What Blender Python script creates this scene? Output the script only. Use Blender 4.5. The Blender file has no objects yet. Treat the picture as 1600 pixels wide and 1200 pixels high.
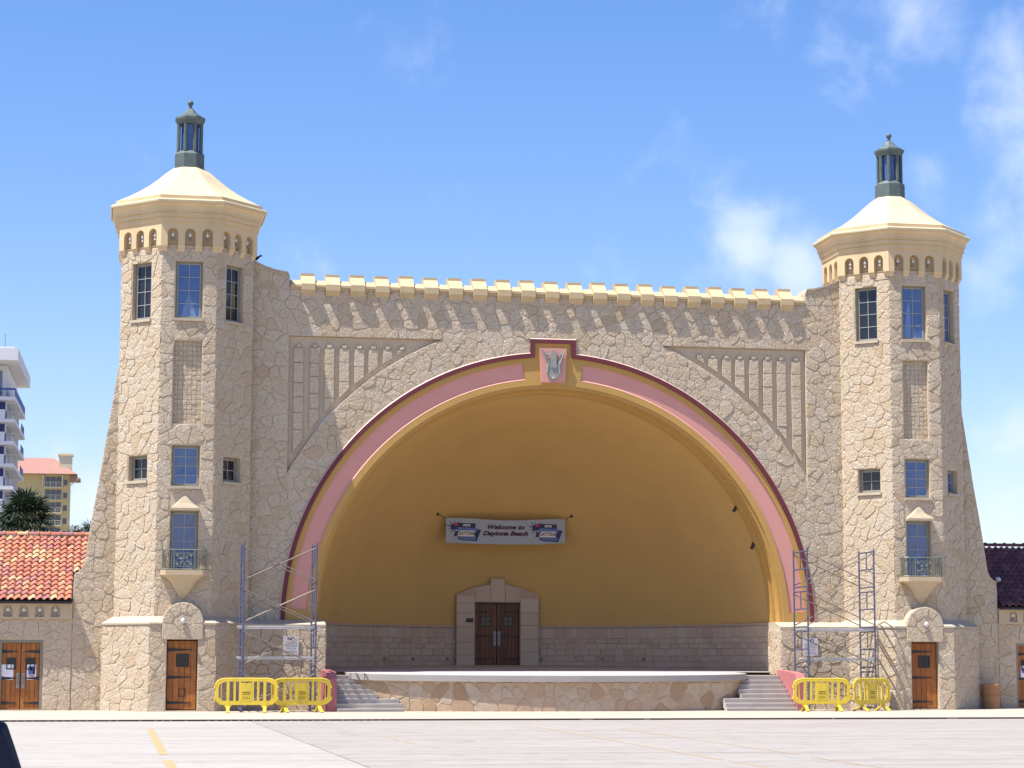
import bpy, math, random
from mathutils import Vector, Matrix
from mathutils.geometry import tessellate_polygon
R = math.radians
sc = bpy.context.scene
col = sc.collection
pi = math.pi

# ------------------------------------------------------------------ camera
CX, CY, EYE = -15.42, -75.55, 1.65
yaw, pitch, roll = R(10.472), R(7.164), R(0.098)
cam = bpy.data.cameras.new('camera')
cam.sensor_width = 36.0
cam.lens = 36.0 * 3460 / 1600
cam.clip_start = 0.5
cam.clip_end = 9000
co = bpy.data.objects.new('camera', cam)
col.objects.link(co)
f = Vector((math.sin(yaw) * math.cos(pitch), math.cos(yaw) * math.cos(pitch), math.sin(pitch)))
r = Vector((math.cos(yaw), -math.sin(yaw), 0))
u = r.cross(f)
r2 = r * math.cos(roll) + u * math.sin(roll)
u2 = u * math.cos(roll) - r * math.sin(roll)
co.matrix_world = Matrix(((r2.x, u2.x, -f.x, CX), (r2.y, u2.y, -f.y, CY), (r2.z, u2.z, -f.z, EYE), (0, 0, 0, 1)))
sc.camera = co
sc.render.resolution_x, sc.render.resolution_y = 1024, 768

def pixdir(px, py):
    return (f + r2 * ((px - 800) / 3460) + u2 * ((600 - py) / 3460)).normalized()

# ------------------------------------------------------------------ sun, sky, exposure
SUN = Vector((-0.43, -0.148, 1.0)).normalized()
sun = bpy.data.lights.new('sun', 'SUN')
sun.energy = 5.0
sun.angle = R(0.53)
sun.color = (1.0, 0.955, 0.88)
so = bpy.data.objects.new('sun', sun)
so.rotation_euler = SUN.to_track_quat('Z', 'Y').to_euler()
so.location = SUN * 60
col.objects.link(so)

w = bpy.data.worlds.new('World')
sc.world = w
w.use_nodes = True
nt = w.node_tree
for n in list(nt.nodes):
    nt.nodes.remove(n)
N = nt.nodes.new
L = nt.links.new
sky = N('ShaderNodeTexSky')
sky.sky_type = 'NISHITA'
sky.sun_disc = False
sky.sun_elevation = math.asin(SUN.z)
sky.sun_rotation = math.atan2(SUN.x, SUN.y)
sky.air_density = 1.0
sky.dust_density = 0.6
sky.ozone_density = 2.2
sky.altitude = 0
hue = N('ShaderNodeHueSaturation')
hue.inputs['Saturation'].default_value = 1.27
hue.inputs['Value'].default_value = 1.03
L(sky.outputs[0], hue.inputs['Color'])
tc = N('ShaderNodeTexCoord')
# procedural clouds: a noise field whose cover is raised round a few directions
def vmath(op, a, b=None):
    n = N('ShaderNodeVectorMath'); n.operation = op
    L(a, n.inputs[0])
    if b is not None:
        if isinstance(b, (tuple, Vector)): n.inputs[1].default_value = b
        else: L(b, n.inputs[1])
    return n
def fmath(op, a, b=None, clamp=False):
    n = N('ShaderNodeMath'); n.operation = op; n.use_clamp = clamp
    for i, x in enumerate((a, b)):
        if x is None: continue
        if isinstance(x, (int, float)): n.inputs[i].default_value = x
        else: L(x, n.inputs[i])
    return n.outputs[0]
noi = N('ShaderNodeTexNoise')
noi.inputs['Scale'].default_value = 24.0
noi.inputs['Detail'].default_value = 9.0
noi.inputs['Roughness'].default_value = 0.55
noi.inputs['Distortion'].default_value = 0.25
L(tc.outputs['Generated'], noi.inputs['Vector'])
noi2 = N('ShaderNodeTexNoise')
noi2.inputs['Scale'].default_value = 3.2
noi2.inputs['Detail'].default_value = 4.0
L(tc.outputs['Generated'], noi2.inputs['Vector'])
cover = fmath('MULTIPLY', fmath('SUBTRACT', noi2.outputs['Fac'], 0.60), 1.6)   # thin general cloud cover over the whole sky
total = None
for px, py, rad, amt in ((1165, 400, 110, .56), (1225, 420, 110, .52), (1120, 430, 85, .42), (1180, 365, 60, .42), (1585, 360, 150, .46), (1610, 210, 150, .42), (1640, 60, 200, .44), (1550, 430, 110, .34),
                         (1450, -10, 230, .33), (1290, 15, 140, .24), (1600, 650, 150, .30), (1560, 760, 120, .22), (1470, 270, 70, .18), (1300, 130, 80, .10),
                         (160, 790, 90, .45), (100, 740, 60, .25), (1760, 450, 190, .6)):
    d = pixdir(px, py)
    dn = vmath('DISTANCE', vmath('NORMALIZE', tc.outputs['Generated']).outputs[0], tuple(d))
    mr = N('ShaderNodeMapRange'); mr.interpolation_type = 'SMOOTHSTEP'
    mr.inputs['From Min'].default_value = rad / 3460 * 1.25
    mr.inputs['From Max'].default_value = rad / 3460 * 0.1
    mr.inputs['To Min'].default_value = 0
    mr.inputs['To Max'].default_value = amt
    L(dn.outputs['Value'], mr.inputs['Value'])
    total = mr.outputs[0] if total is None else fmath('MAXIMUM', total, mr.outputs[0])
dens = fmath('ADD', fmath('MAXIMUM', total, fmath('MULTIPLY', cover, 0.5)), fmath('MULTIPLY', fmath('SUBTRACT', noi.outputs['Fac'], 0.5), 1.3))
cm = N('ShaderNodeMapRange'); cm.interpolation_type = 'SMOOTHSTEP'
cm.inputs['From Min'].default_value = 0.12
cm.inputs['From Max'].default_value = 0.78
cm.inputs['To Max'].default_value = 0.74
L(dens, cm.inputs['Value'])
mix = N('ShaderNodeMix'); mix.data_type = 'RGBA'
L(cm.outputs[0], mix.inputs[0])
tn = N('ShaderNodeMix'); tn.data_type = 'RGBA'; tn.blend_type = 'MULTIPLY'; tn.inputs[0].default_value = 1
L(hue.outputs[0], tn.inputs[6]); tn.inputs[7].default_value = (1.10, 0.985, 1.13, 1)
L(tn.outputs[2], mix.inputs[6])
mix.inputs[7].default_value = (5.4, 6.0, 7.4, 1)
bg = N('ShaderNodeBackground')
bg.inputs['Strength'].default_value = 0.092
L(mix.outputs[2], bg.inputs['Color'])
wo = N('ShaderNodeOutputWorld')
L(bg.outputs[0], wo.inputs[0])

sc.view_settings.view_transform = 'Standard'
sc.view_settings.look = 'None'
sc.view_settings.gamma = 1
sc.view_settings.use_curve_mapping = False
sc.view_settings.exposure = 0.92
sc.render.engine = 'CYCLES'
sc.cycles.max_bounces = 8
sc.cycles.diffuse_bounces = 5

# ------------------------------------------------------------------ materials
MATS = {}
def mat(name, c, rough=0.8, c2=None, nscale=6.0, namt=0.5, bump=0.0, bscale=30.0, metal=0.0, spec=0.35, tint=False, objrand=None, stain=None, coat=0.0, detail=4.0, pores=None):
    m = bpy.data.materials.new(name); m.use_nodes = True
    t = m.node_tree; b = t.nodes['Principled BSDF']
    b.inputs['Roughness'].default_value = rough
    b.inputs['Metallic'].default_value = metal
    b.inputs['Specular IOR Level'].default_value = spec
    b.inputs['Coat Weight'].default_value = coat
    n_ = t.nodes.new; l_ = t.links.new
    geo = n_('ShaderNodeNewGeometry')
    pos = geo.outputs['Position']
    out = None
    if tint:
        at = n_('ShaderNodeAttribute'); at.attribute_name = 'tint'
        rp = n_('ShaderNodeValToRGB'); rp.color_ramp.interpolation = 'LINEAR'
        els = rp.color_ramp.elements
        els[0].position = tint[0][0]; els[0].color = (*tint[0][1], 1)
        els[1].position = tint[-1][0]; els[1].color = (*tint[-1][1], 1)
        for p_, c_ in tint[1:-1]:
            e = els.new(p_); e.color = (*c_, 1)
        l_(at.outputs['Fac'], rp.inputs[0]); out = rp.outputs[0]
    elif objrand:
        oi = n_('ShaderNodeObjectInfo')
        rp = n_('ShaderNodeValToRGB'); rp.color_ramp.interpolation = 'CONSTANT'
        els = rp.color_ramp.elements
        k = len(objrand)
        els[0].position = 0; els[0].color = (*objrand[0], 1)
        els[1].position = (k - 1) / k; els[1].color = (*objrand[-1], 1)
        for i in range(1, k - 1):
            e = els.new(i / k); e.color = (*objrand[i], 1)
        l_(oi.outputs['Random'], rp.inputs[0]); out = rp.outputs[0]
    if c2 is not None or out is not None or stain:
        nz = n_('ShaderNodeTexNoise'); nz.inputs['Scale'].default_value = nscale; nz.inputs['Detail'].default_value = detail
        nz.inputs['Roughness'].default_value = 0.6
        l_(pos, nz.inputs['Vector'])
        mx = n_('ShaderNodeMix'); mx.data_type = 'RGBA'
        mr = n_('ShaderNodeMapRange'); mr.inputs['From Min'].default_value = .35; mr.inputs['From Max'].default_value = .68
        mr.inputs['To Max'].default_value = namt
        l_(nz.outputs['Fac'], mr.inputs['Value']); l_(mr.outputs[0], mx.inputs[0])
        if out is not None: l_(out, mx.inputs[6])
        else: mx.inputs[6].default_value = (*c, 1)
        mx.inputs[7].default_value = (*(c2 if c2 else c), 1)
        out = mx.outputs[2]
        if stain:
            sc_, vec, scol, amt = stain
            mp = n_('ShaderNodeMapping'); mp.inputs['Scale'].default_value = vec
            l_(pos, mp.inputs['Vector'])
            n2 = n_('ShaderNodeTexNoise'); n2.inputs['Scale'].default_value = sc_; n2.inputs['Detail'].default_value = 6
            l_(mp.outputs[0], n2.inputs['Vector'])
            m2 = n_('ShaderNodeMapRange'); m2.inputs['From Min'].default_value = .48; m2.inputs['From Max'].default_value = .72
            m2.inputs['To Max'].default_value = amt
            l_(n2.outputs['Fac'], m2.inputs['Value'])
            mx2 = n_('ShaderNodeMix'); mx2.data_type = 'RGBA'
            l_(m2.outputs[0], mx2.inputs[0]); l_(out, mx2.inputs[6]); mx2.inputs[7].default_value = (*scol, 1)
            out = mx2.outputs[2]
        if pores:
            n3 = n_('ShaderNodeTexNoise'); n3.inputs['Scale'].default_value = pores[0]; n3.inputs['Detail'].default_value = 3; n3.inputs['Roughness'].default_value = .7
            l_(pos, n3.inputs['Vector'])
            m3 = n_('ShaderNodeMapRange'); m3.inputs['From Min'].default_value = .50; m3.inputs['From Max'].default_value = .66; m3.inputs['To Max'].default_value = pores[1]
            l_(n3.outputs['Fac'], m3.inputs['Value'])
            mx3 = n_('ShaderNodeMix'); mx3.data_type = 'RGBA'
            l_(m3.outputs[0], mx3.inputs[0]); l_(out, mx3.inputs[6]); mx3.inputs[7].default_value = (*pores[2], 1)
            out = mx3.outputs[2]
        l_(out, b.inputs['Base Color'])
    else:
        b.inputs['Base Color'].default_value = (*c, 1)
    if bump:
        nb = n_('ShaderNodeTexNoise'); nb.inputs['Scale'].default_value = bscale; nb.inputs['Detail'].default_value = 5
        nb.inputs['Roughness'].default_value = 0.65
        l_(pos, nb.inputs['Vector'])
        bp = n_('ShaderNodeBump'); bp.inputs['Strength'].default_value = 1.0; bp.inputs['Distance'].default_value = bump
        l_(nb.outputs['Fac'], bp.inputs['Height']); l_(bp.outputs[0], b.inputs['Normal'])
    MATS[name] = m
    return m

STONE = [(0.0, (.47, .36, .235)), (.12, (.52, .415, .285)), (.35, (.55, .455, .335)), (.6, (.56, .47, .35)), (.8, (.575, .485, .37)), (1.0, (.555, .49, .395))]
mat('stone', (.5, .4, .3), .92, (.40, .31, .205), 15.0, .66, .05, 11, spec=.15, detail=7, pores=(20, .62, (.33, .25, .165)), tint=STONE, stain=(.5, (1, 1, .45), (.47, .36, .235), .25))
SST = [(0.0, (.38, .25, .145)), (.3, (.46, .33, .21)), (.6, (.50, .37, .25)), (1.0, (.51, .41, .30))]
mat('stage_stone', (.4, .3, .22), .92, (.30, .225, .155), 6.0, .45, .015, 24, spec=.2, tint=SST)
AST = [(0.0, (.46, .33, .245)), (.4, (.50, .395, .29)), (.75, (.53, .43, .315)), (1.0, (.54, .465, .365))]
mat('ashlar', (.4, .33, .26), .9, (.45, .35, .26), 9.0, .40, .008, 30, spec=.2, tint=AST)
mat('mortar', (.53, .43, .31), .95, (.46, .37, .26), 7, .6, .03, 14, spec=.1)
mat('cap_stone', (.47, .40, .30), .9, (.37, .30, .215), 4, .5, .012, 24, spec=.2)
mat('hood_stone', (.43, .35, .25), .9, (.36, .285, .195), 9, .6, .012, 22, spec=.15)
mat('cream_paint', (.60, .455, .26), .7, (.56, .42, .235), 2.0, .5, .004, 12, stain=(1.2, (1, 1, .3), (.43, .32, .185), .5))
mat('roof_paint', (.55, .455, .28), .6, (.50, .405, .24), 2.5, .5, .003, 10, stain=(.9, (1, 1, .3), (.42, .345, .215), .5))
mat('merlon_paint', (.50, .385, .225), .75, (.45, .34, .195), 2.5, .5, .004, 14, stain=(1.6, (1, 1, .4), (.36, .28, .18), .5))
mat('corbel_stone', (.50, .395, .255), .85, (.42, .325, .205), 6, .5, .006, 30)
mat('copper', (.085, .11, .105), .6, (.13, .175, .165), 5, .6, .004, 20, metal=.15, stain=(3, (1, 1, .3), (.06, .075, .075), .4))
mat('ochre', (.575, .365, .13), .8, (.54, .34, .12), 1.2, .6, .003, 25, spec=.2, stain=(.6, (1, 1, .35), (.49, .31, .115), .45))
mat('ochre_rim', (.47, .275, .075), .7, (.42, .245, .068), 2, .5, .003, 18, stain=(1.0, (1, 1, .5), (.37, .23, .08), .4))
mat('pink', (.60, .285, .235), .75, (.55, .262, .215), 1.4, .6, .003, 18)
mat('edge_paint', (.55, .40, .34), .7)
mat('cheek_paint', (.42, .15, .155), .75, (.36, .125, .13), 2, .6)
mat('burgundy', (.135, .026, .034), .6, (.11, .024, .03), 2, .5)
mat('window_frame', (.225, .215, .165), .6, (.18, .17, .13), 8, .4)
mat('muntin', (.36, .36, .34), .6)
mat('glass_blue', (.055, .105, .27), .05, spec=.8, coat=.3, c2=(.04, .075, .2), nscale=2.5, namt=.8)  # blue of the reflected sky put into the base colour
mat('glass_dark', (.015, .018, .022), .06, spec=.45)
mat('door_wood', (.36, .125, .026), .5, (.25, .08, .018), 5, .7, .004, 30, stain=(4, (5, 5, .25), (.17, .055, .014), .5), objrand=[(.37, .13, .027), (.42, .16, .035), (.33, .11, .022), (.39, .145, .03)])
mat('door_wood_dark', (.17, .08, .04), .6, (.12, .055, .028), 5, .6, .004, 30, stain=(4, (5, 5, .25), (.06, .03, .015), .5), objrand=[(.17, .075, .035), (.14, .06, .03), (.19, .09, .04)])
mat('iron', (.03, .028, .028), .5)
mat('bronze_rail', (.145, .165, .13), .5, (.20, .23, .185), 12, .5, metal=.2)
mat('terracotta', (.5, .2, .12), .75, (.33, .14, .095), 5, .4, .004, 30, objrand=[
    (.41, .145, .08), (.37, .125, .08), (.45, .18, .10), (.48, .25, .135), (.35, .12, .09), (.40, .155, .10), (.31, .125, .115), (.46, .165, .085), (.48, .27, .145), (.37, .135, .09),
    (.43, .165, .10), (.29, .13, .125), (.39, .13, .075), (.52, .34, .19), (.42, .175, .11), (.34, .11, .08)])
mat('shaded_tile', (.16, .055, .05), .7, (.11, .045, .05), 5, .4, .004, 30, objrand=[(.20, .066, .058), (.15, .052, .055), (.24, .085, .066), (.13, .055, .065), (.27, .11, .085), (.18, .06, .062)])  # right roof tiles, the tower's shade put into their colours
mat('concrete', (.34, .322, .288), .9, (.31, .292, .262), .35, .7, .004, 14, spec=.2, stain=(.8, (.16, 1.6, 1), (.235, .205, .18), .65), detail=8, pores=(1.7, .35, (.22, .195, .17)))
mat('concrete_pink', (.308, .284, .258), .9, (.278, .255, .232), .4, .7, .004, 14, spec=.2, stain=(.7, (.16, 1.6, 1), (.215, .192, .172), .65), detail=8, pores=(1.4, .4, (.19, .165, .145)))
mat('sidewalk', (.405, .345, .285), .9, (.36, .305, .25), .6, .6, .004, 16, spec=.2, stain=(1.5, (.6, .8, 1), (.46, .40, .33), .35))
mat('drain', (.15, .105, .09), .9)
mat('step_concrete', (.47, .43, .385), .9, (.38, .345, .31), 2.2, .7, .006, 22, spec=.2)
mat('lip_concrete', (.35, .33, .31), .9, (.28, .265, .25), 1.6, .6, .004, 22, spec=.2)
mat('stage_floor', (.42, .40, .385), .8, (.36, .34, .33), 1.0, .6, spec=.3)
mat('yellow_line', (.37, .25, .095), .85, (.33, .28, .2), 7, .9)
mat('thin_line', (.40, .265, .11), .85, (.34, .30, .25), 5, .95)
mat('barricade_yellow', (.72, .53, .045), .5, (.60, .43, .05), 7, .7, .003, 40, stain=(5, (1, 1, .5), (.45, .34, .07), .4))
mat('emboss_shade', (.09, .06, .02), .9)  # dark tone standing for shade in the barricade's embossed lettering
mat('scaffold_blue', (.075, .095, .185), .5, (.14, .125, .125), 9, .7, metal=.2)
mat('brace_steel', (.17, .135, .115), .6, (.25, .22, .19), 9, .6, metal=.3)
mat('plank_metal', (.50, .49, .47), .6, (.36, .33, .30), 4, .7, .003, 20, metal=.1)
mat('curtain', (.14, .23, .43), .6)
mat('banner_cloth', (.33, .35, .385), .7, (.30, .32, .355), 3, .5)
mat('print_navy', (.028, .035, .10), .7); mat('print_blue', (.10, .16, .36), .7); mat('print_red', (.40, .04, .05), .7)
mat('print_dark', (.06, .012, .03), .7); mat('print_white', (.66, .62, .55), .7); mat('print_black', (.03, .025, .035), .7); mat('print_grey', (.30, .28, .30), .7); mat('print_teal', (.10, .22, .27), .7)
mat('sign_white', (.52, .50, .53), .6); mat('paper', (.74, .74, .78), .7)
mat('lamp_white', (.62, .60, .56), .4); mat('lamp_metal', (.30, .28, .26), .5, metal=.4)
mat('emblem_metal', (.24, .25, .225), .6, (.33, .33, .29), 9, .7, .01, 30)
mat('bin_brown', (.36, .19, .085), .7, (.29, .15, .068), 5, .6, .008, 40)
mat('navy_cloth', (.012, .014, .032), .8, (.020, .022, .045), 9, .6, .004, 60)
mat('denim', (.05, .07, .13), .9, (.07, .09, .16), 20, .5); mat('skin', (.52, .30, .21), .6); mat('hair', (.045, .028, .018), .6); mat('shoe', (.03, .028, .026), .5)
mat('bird_black', (.012, .012, .018), .5)
mat('hotel_white', (.62, .62, .64), .8, (.56, .56, .58), .3, .5); mat('hotel_blue', (.035, .06, .23), .6); mat('hotel_glass', (.10, .14, .24), .1, spec=.8)
mat('hotel_yellow', (.53, .41, .20), .85, (.49, .375, .185), .2, .5); mat('hotel_roof', (.33, .17, .135), .8, (.27, .145, .12), 1.2, .6); mat('hotel_trim', (.58, .53, .38), .8); mat('hotel_pane', (.07, .075, .09), .15, spec=.7)
mat('palm_leaf', (.024, .042, .020), .65, (.042, .066, .027), 3, .7); mat('palm_trunk', (.17, .13, .095), .95, (.11, .085, .065), 8, .6, .02, 12)
mat('rail_metal', (.26, .29, .36), .35, metal=.6)
mat('soil', (.30, .27, .22), .95, (.24, .22, .17), .1, .6)

# ------------------------------------------------------------------ helpers
def tag(o, label=None, cat=None, group=None, kind=None):
    if label: o['label'] = label
    if cat: o['category'] = cat
    if group: o['group'] = group
    if kind: o['kind'] = kind
    return o
def thing(name, label, cat, loc=(0, 0, 0), group=None, rz=0):
    o = bpy.data.objects.new(name, None)
    o.empty_display_size = .3
    o.location = loc; o.rotation_euler = (0, 0, rz)
    col.objects.link(o)
    return tag(o, label, cat, group)
def link(name, me, parent=None, mats=None, local=False):
    o = bpy.data.objects.new(name, me)
    col.objects.link(o)
    if parent is not None:
        o.parent = parent
        if not local and parent.parent is None:
            o.location = -Vector(parent.location)     # geometry is written in world metres
    return o

class MB:
    def __init__(s):
        s.v = []; s.f = []; s.mi = []; s.m = []
    def mat(s, name):
        if name not in s.m: s.m.append(name)
        s.cur = s.m.index(name); return s
    def add(s, vs, fs):
        k = len(s.v); s.v += [tuple(p) for p in vs]
        for q in fs:
            s.f.append(tuple(i + k for i in q)); s.mi.append(s.cur)
        return s
    def box(s, x0, x1, y0, y1, z0, z1, T=None):
        vs = [(x, y, z) for z in (z0, z1) for y in (y0, y1) for x in (x0, x1)]
        if T: vs = [T(*p) for p in vs]
        return s.add(vs, [(0, 1, 3, 2), (4, 6, 7, 5), (0, 4, 5, 1), (2, 3, 7, 6), (0, 2, 6, 4), (1, 5, 7, 3)])
    def tube(s, a, b, rad, n=6, r1=None, cap=True):
        a = Vector(a); b = Vector(b); d = b - a
        if d.length < 1e-6: return s
        q = d.to_track_quat('Z', 'Y'); r1 = rad if r1 is None else r1
        vs = []
        for P, rr in ((a, rad), (b, r1)):
            for i in range(n):
                t = 2 * pi * i / n
                vs.append(P + q @ Vector((rr * math.cos(t), rr * math.sin(t), 0)))
        fs = [(i, (i + 1) % n, n + (i + 1) % n, n + i) for i in range(n)]
        if cap: fs += [tuple(range(n))[::-1], tuple(range(n, 2 * n))]
        return s.add(vs, fs)
    def lathe(s, prof, c, n=8, off=0.0, octa=False, closed=True):
        k = 1 / math.cos(pi / n) if octa else 1
        vs = []
        for rr, z in prof:
            for i in range(n):
                t = 2 * pi * (i + off) / n
                vs.append((c[0] + rr * k * math.cos(t), c[1] + rr * k * math.sin(t), c[2] + z))
        fs = []
        for j in range(len(prof) - 1):
            for i in range(n):
                fs.append((j * n + i, j * n + (i + 1) % n, (j + 1) * n + (i + 1) % n, (j + 1) * n + i))
        if closed:
            fs.append(tuple(range(n))[::-1]); fs.append(tuple(range((len(prof) - 1) * n, len(prof) * n)))
        return s.add(vs, fs)
    def plate(s, loops, T, w0, w1):
        """polygon with holes in (u, v), thickness from w0 (back) to w1 (front)"""
        pts = [p for lp in loops for p in lp]
        n = len(pts)
        tris = tessellate_polygon([[Vector((p[0], p[1], 0)) for p in lp] for lp in loops])
        vs = [T(p[0], p[1], w1) for p in pts] + [T(p[0], p[1], w0) for p in pts]
        fs = [tuple(t) for t in tris] + [tuple(i + n for i in t[::-1]) for t in tris]
        k = 0
        for lp in loops:
            m = len(lp)
            for i in range(m):
                a, b = k + i, k + (i + 1) % m
                fs.append((a, b, b + n, a + n))
            k += m
        return s.add(vs, fs)
    def sphere(s, c, rad, nu=10, nv=6, sz=1.0):
        prof = [(max(1e-4, rad * math.sin(pi * j / nv)), -rad * sz * math.cos(pi * j / nv)) for j in range(nv + 1)]
        return s.lathe(prof, c, nu, closed=False)
    def mesh(s, name):
        me = bpy.data.meshes.new(name)
        me.from_pydata(s.v, [], s.f)
        for m in s.m: me.materials.append(MATS[m])
        if len(s.m) > 1: me.polygons.foreach_set('material_index', s.mi)
        me.update()
        return me
    def build(s, name, parent=None, smooth=False, local=False):
        me = s.mesh(name)
        if smooth: me.polygons.foreach_set('use_smooth', [True] * len(me.polygons))
        return link(name, me, parent, local=local)
def M(name):
    return MB().mat(name)
def frame(o, ang=0.0):
    """u to the right, v up, w outwards, for a vertical face turned by ang about z (0 faces the camera side)"""
    o = Vector(o); n = Vector((math.sin(ang), -math.cos(ang), 0)); ux = Vector((math.cos(ang), math.sin(ang), 0))
    return lambda a, b, c: tuple(o + ux * a + Vector((0, 0, b)) + n * c)
def rect(x0, x1, y0, y1):
    return [(x0, y0), (x1, y0), (x1, y1), (x0, y1)]
def arc(cx, cy, rad, a0, a1, n):
    return [(cx + rad * math.cos(a0 + (a1 - a0) * i / n), cy + rad * math.sin(a0 + (a1 - a0) * i / n)) for i in range(n + 1)]

# ------------------------------------------------------------------ rubble stones
def clip(poly, nx, ny, d):
    out = []
    m = len(poly)
    for i in range(m):
        p, q = poly[i], poly[(i + 1) % m]
        a = nx * p[0] + ny * p[1] - d; b = nx * q[0] + ny * q[1] - d
        if a <= 0: out.append(p)
        if (a < 0 < b) or (b < 0 < a):
            t = a / (a - b)
            out.append((p[0] + (q[0] - p[0]) * t, p[1] + (q[1] - p[1]) * t))
    return out
def area(poly):
    return abs(sum(poly[i][0] * poly[(i + 1) % len(poly)][1] - poly[(i + 1) % len(poly)][0] * poly[i][1] for i in range(len(poly)))) / 2
def rect_obst(x0, x1, y0, y1):
    def g(x, y):
        c = [(x0 - x, (1, 0, x0)), (x - x1, (-1, 0, -x1)), (y0 - y, (0, 1, y0)), (y - y1, (0, -1, -y1))]
        m = max(c, key=lambda t: t[0])
        return 'in' if m[0] <= 0 else m[1]
    return g
def disc_obst(cx, cy, rad):
    def g(x, y):
        dx, dy = x - cx, y - cy; l = math.hypot(dx, dy)
        if l <= rad: return 'in'
        nx, ny = dx / l, dy / l
        return (-nx, -ny, -(nx * cx + ny * cy + rad))
    return g
def disc_keep(cx, cy, rad):
    def g(x, y):
        dx, dy = x - cx, y - cy; l = math.hypot(dx, dy)
        if l >= rad: return 'in'
        l = max(l, 1e-6); nx, ny = dx / l, dy / l
        return (nx, ny, nx * cx + ny * cy + rad)
    return g
def plane_obst(parts):
    """obstacle = intersection of 'inside' tests; parts: functions (x,y)->(violation, clip line)"""
    def g(x, y):
        m = max((p(x, y) for p in parts), key=lambda t: t[0])
        return 'in' if m[0] <= 0 else m[1]
    return g

def cells(bbox, size, rng, obst=(), convex=(), sx=1.0, drop=.13):
    x0, x1, y0, y1 = bbox
    pts = []; grid = {}
    ny = int((y1 - y0) / size) + 2; nx = int((x1 - x0) / (size * sx)) + 2
    for j in range(-1, ny):
        for i in range(-1, nx):
            if rng.random() < drop: continue
            px = x0 + (i + .5 * (j % 2) + .5 + rng.uniform(-.42, .42)) * size * sx
            py = y0 + (j + .5 + rng.uniform(-.42, .42)) * size
            if not (x0 < px < x1 and y0 < py < y1): continue
            if any(a * px + b * py > d for a, b, d in convex): continue
            lines = []
            ok = True
            for g in obst:
                h = g(px, py)
                if h == 'in': ok = False; break
                lines.append(h)
            if not ok: continue
            k = len(pts); pts.append((px, py, lines)); grid.setdefault((int(px // size), int(py // size)), []).append(k)
    res = []
    for k, (px, py, lines) in enumerate(pts):
        s = size * 1.7
        poly = [(px - s, py - s), (px + s, py - s), (px + s, py + s), (px - s, py + s)]
        gx, gy = int(px // size), int(py // size)
        nb = []
        for a in range(-4, 5):
            for b in range(-4, 5):
                for q in grid.get((gx + a, gy + b), ()):
                    if q != k: nb.append(((pts[q][0] - px) ** 2 + (pts[q][1] - py) ** 2, q))
        nb.sort()
        for d2, q in nb[:28]:
            ax, ay = pts[q][0] - px, pts[q][1] - py; l = math.sqrt(d2)
            if l < 1e-5: continue
            nxx, nyy = ax / l, ay / l
            poly = clip(poly, nxx, nyy, nxx * (px + pts[q][0]) / 2 + nyy * (py + pts[q][1]) / 2)
            if len(poly) < 3: break
        for l in lines: poly = clip(poly, *l) if len(poly) > 2 else poly
        for a, b, d in ((1, 0, x1), (-1, 0, -x0), (0, 1, y1), (0, -1, -y0)) + tuple(convex):
            if len(poly) > 2: poly = clip(poly, a, b, d)
        if len(poly) > 2 and area(poly) > .006: res.append(poly)
    return res
def inset(poly, g):
    m = len(poly)
    cx = sum(p[0] for p in poly) / m; cy = sum(p[1] for p in poly) / m
    out = poly
    for i in range(m):
        p, q = poly[i], poly[(i + 1) % m]
        ex, ey = q[0] - p[0], q[1] - p[1]; l = math.hypot(ex, ey)
        if l < 1e-4: continue
        nx, ny = ey / l, -ex / l
        if nx * (cx - p[0]) + ny * (cy - p[1]) > 0: nx, ny = -nx, -ny
        out = clip(out, nx, ny, nx * p[0] + ny * p[1] - g)
        if len(out) < 3: return []
    return out
def stone_geo(poly, T, rng, gap, h0, h1, round_=.2, bev=.014, rough=.006, sub=True):
    poly = inset(poly, gap)
    if len(poly) < 3: return None
    ring = []
    m = len(poly)
    for i in range(m):
        p, a, b = poly[i], poly[i - 1], poly[(i + 1) % m]
        la = math.hypot(a[0] - p[0], a[1] - p[1]); lb = math.hypot(b[0] - p[0], b[1] - p[1])
        if min(la, lb) < .07 or round_ == 0:
            ring.append(p); continue
        t1 = rng.uniform(.5, 1.3) * round_; t2 = rng.uniform(.5, 1.3) * round_
        ring.append((p[0] + (a[0] - p[0]) * t1, p[1] + (a[1] - p[1]) * t1))
        ring.append((p[0] + (b[0] - p[0]) * t2, p[1] + (b[1] - p[1]) * t2))
    n = len(ring)
    cx = sum(p[0] for p in ring) / n; cy = sum(p[1] for p in ring) / n
    h = rng.uniform(h0, h1)
    tx, ty = rng.uniform(-.018, .018), rng.uniform(-.018, .018)
    vs = [T(p[0], p[1], 0) for p in ring]
    top = []
    for p in ring:
        dx, dy = cx - p[0], cy - p[1]; l = math.hypot(dx, dy) or 1
        k = min(.35, bev / l)
        q = (p[0] + dx * k, p[1] + dy * k)
        top.append(q)
        vs.append(T(q[0], q[1], max(.012, h + tx * (q[0] - cx) + ty * (q[1] - cy) + rng.uniform(-rough, rough))))
    vs.append(T(cx + rng.uniform(-.04, .04), cy + rng.uniform(-.04, .04), h + rng.uniform(0, rough * 1.5)))
    fs = [(i, (i + 1) % n, n + (i + 1) % n, n + i) for i in range(n)] + [(n + i, n + (i + 1) % n, 2 * n) for i in range(n)]
    return vs, fs
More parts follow.
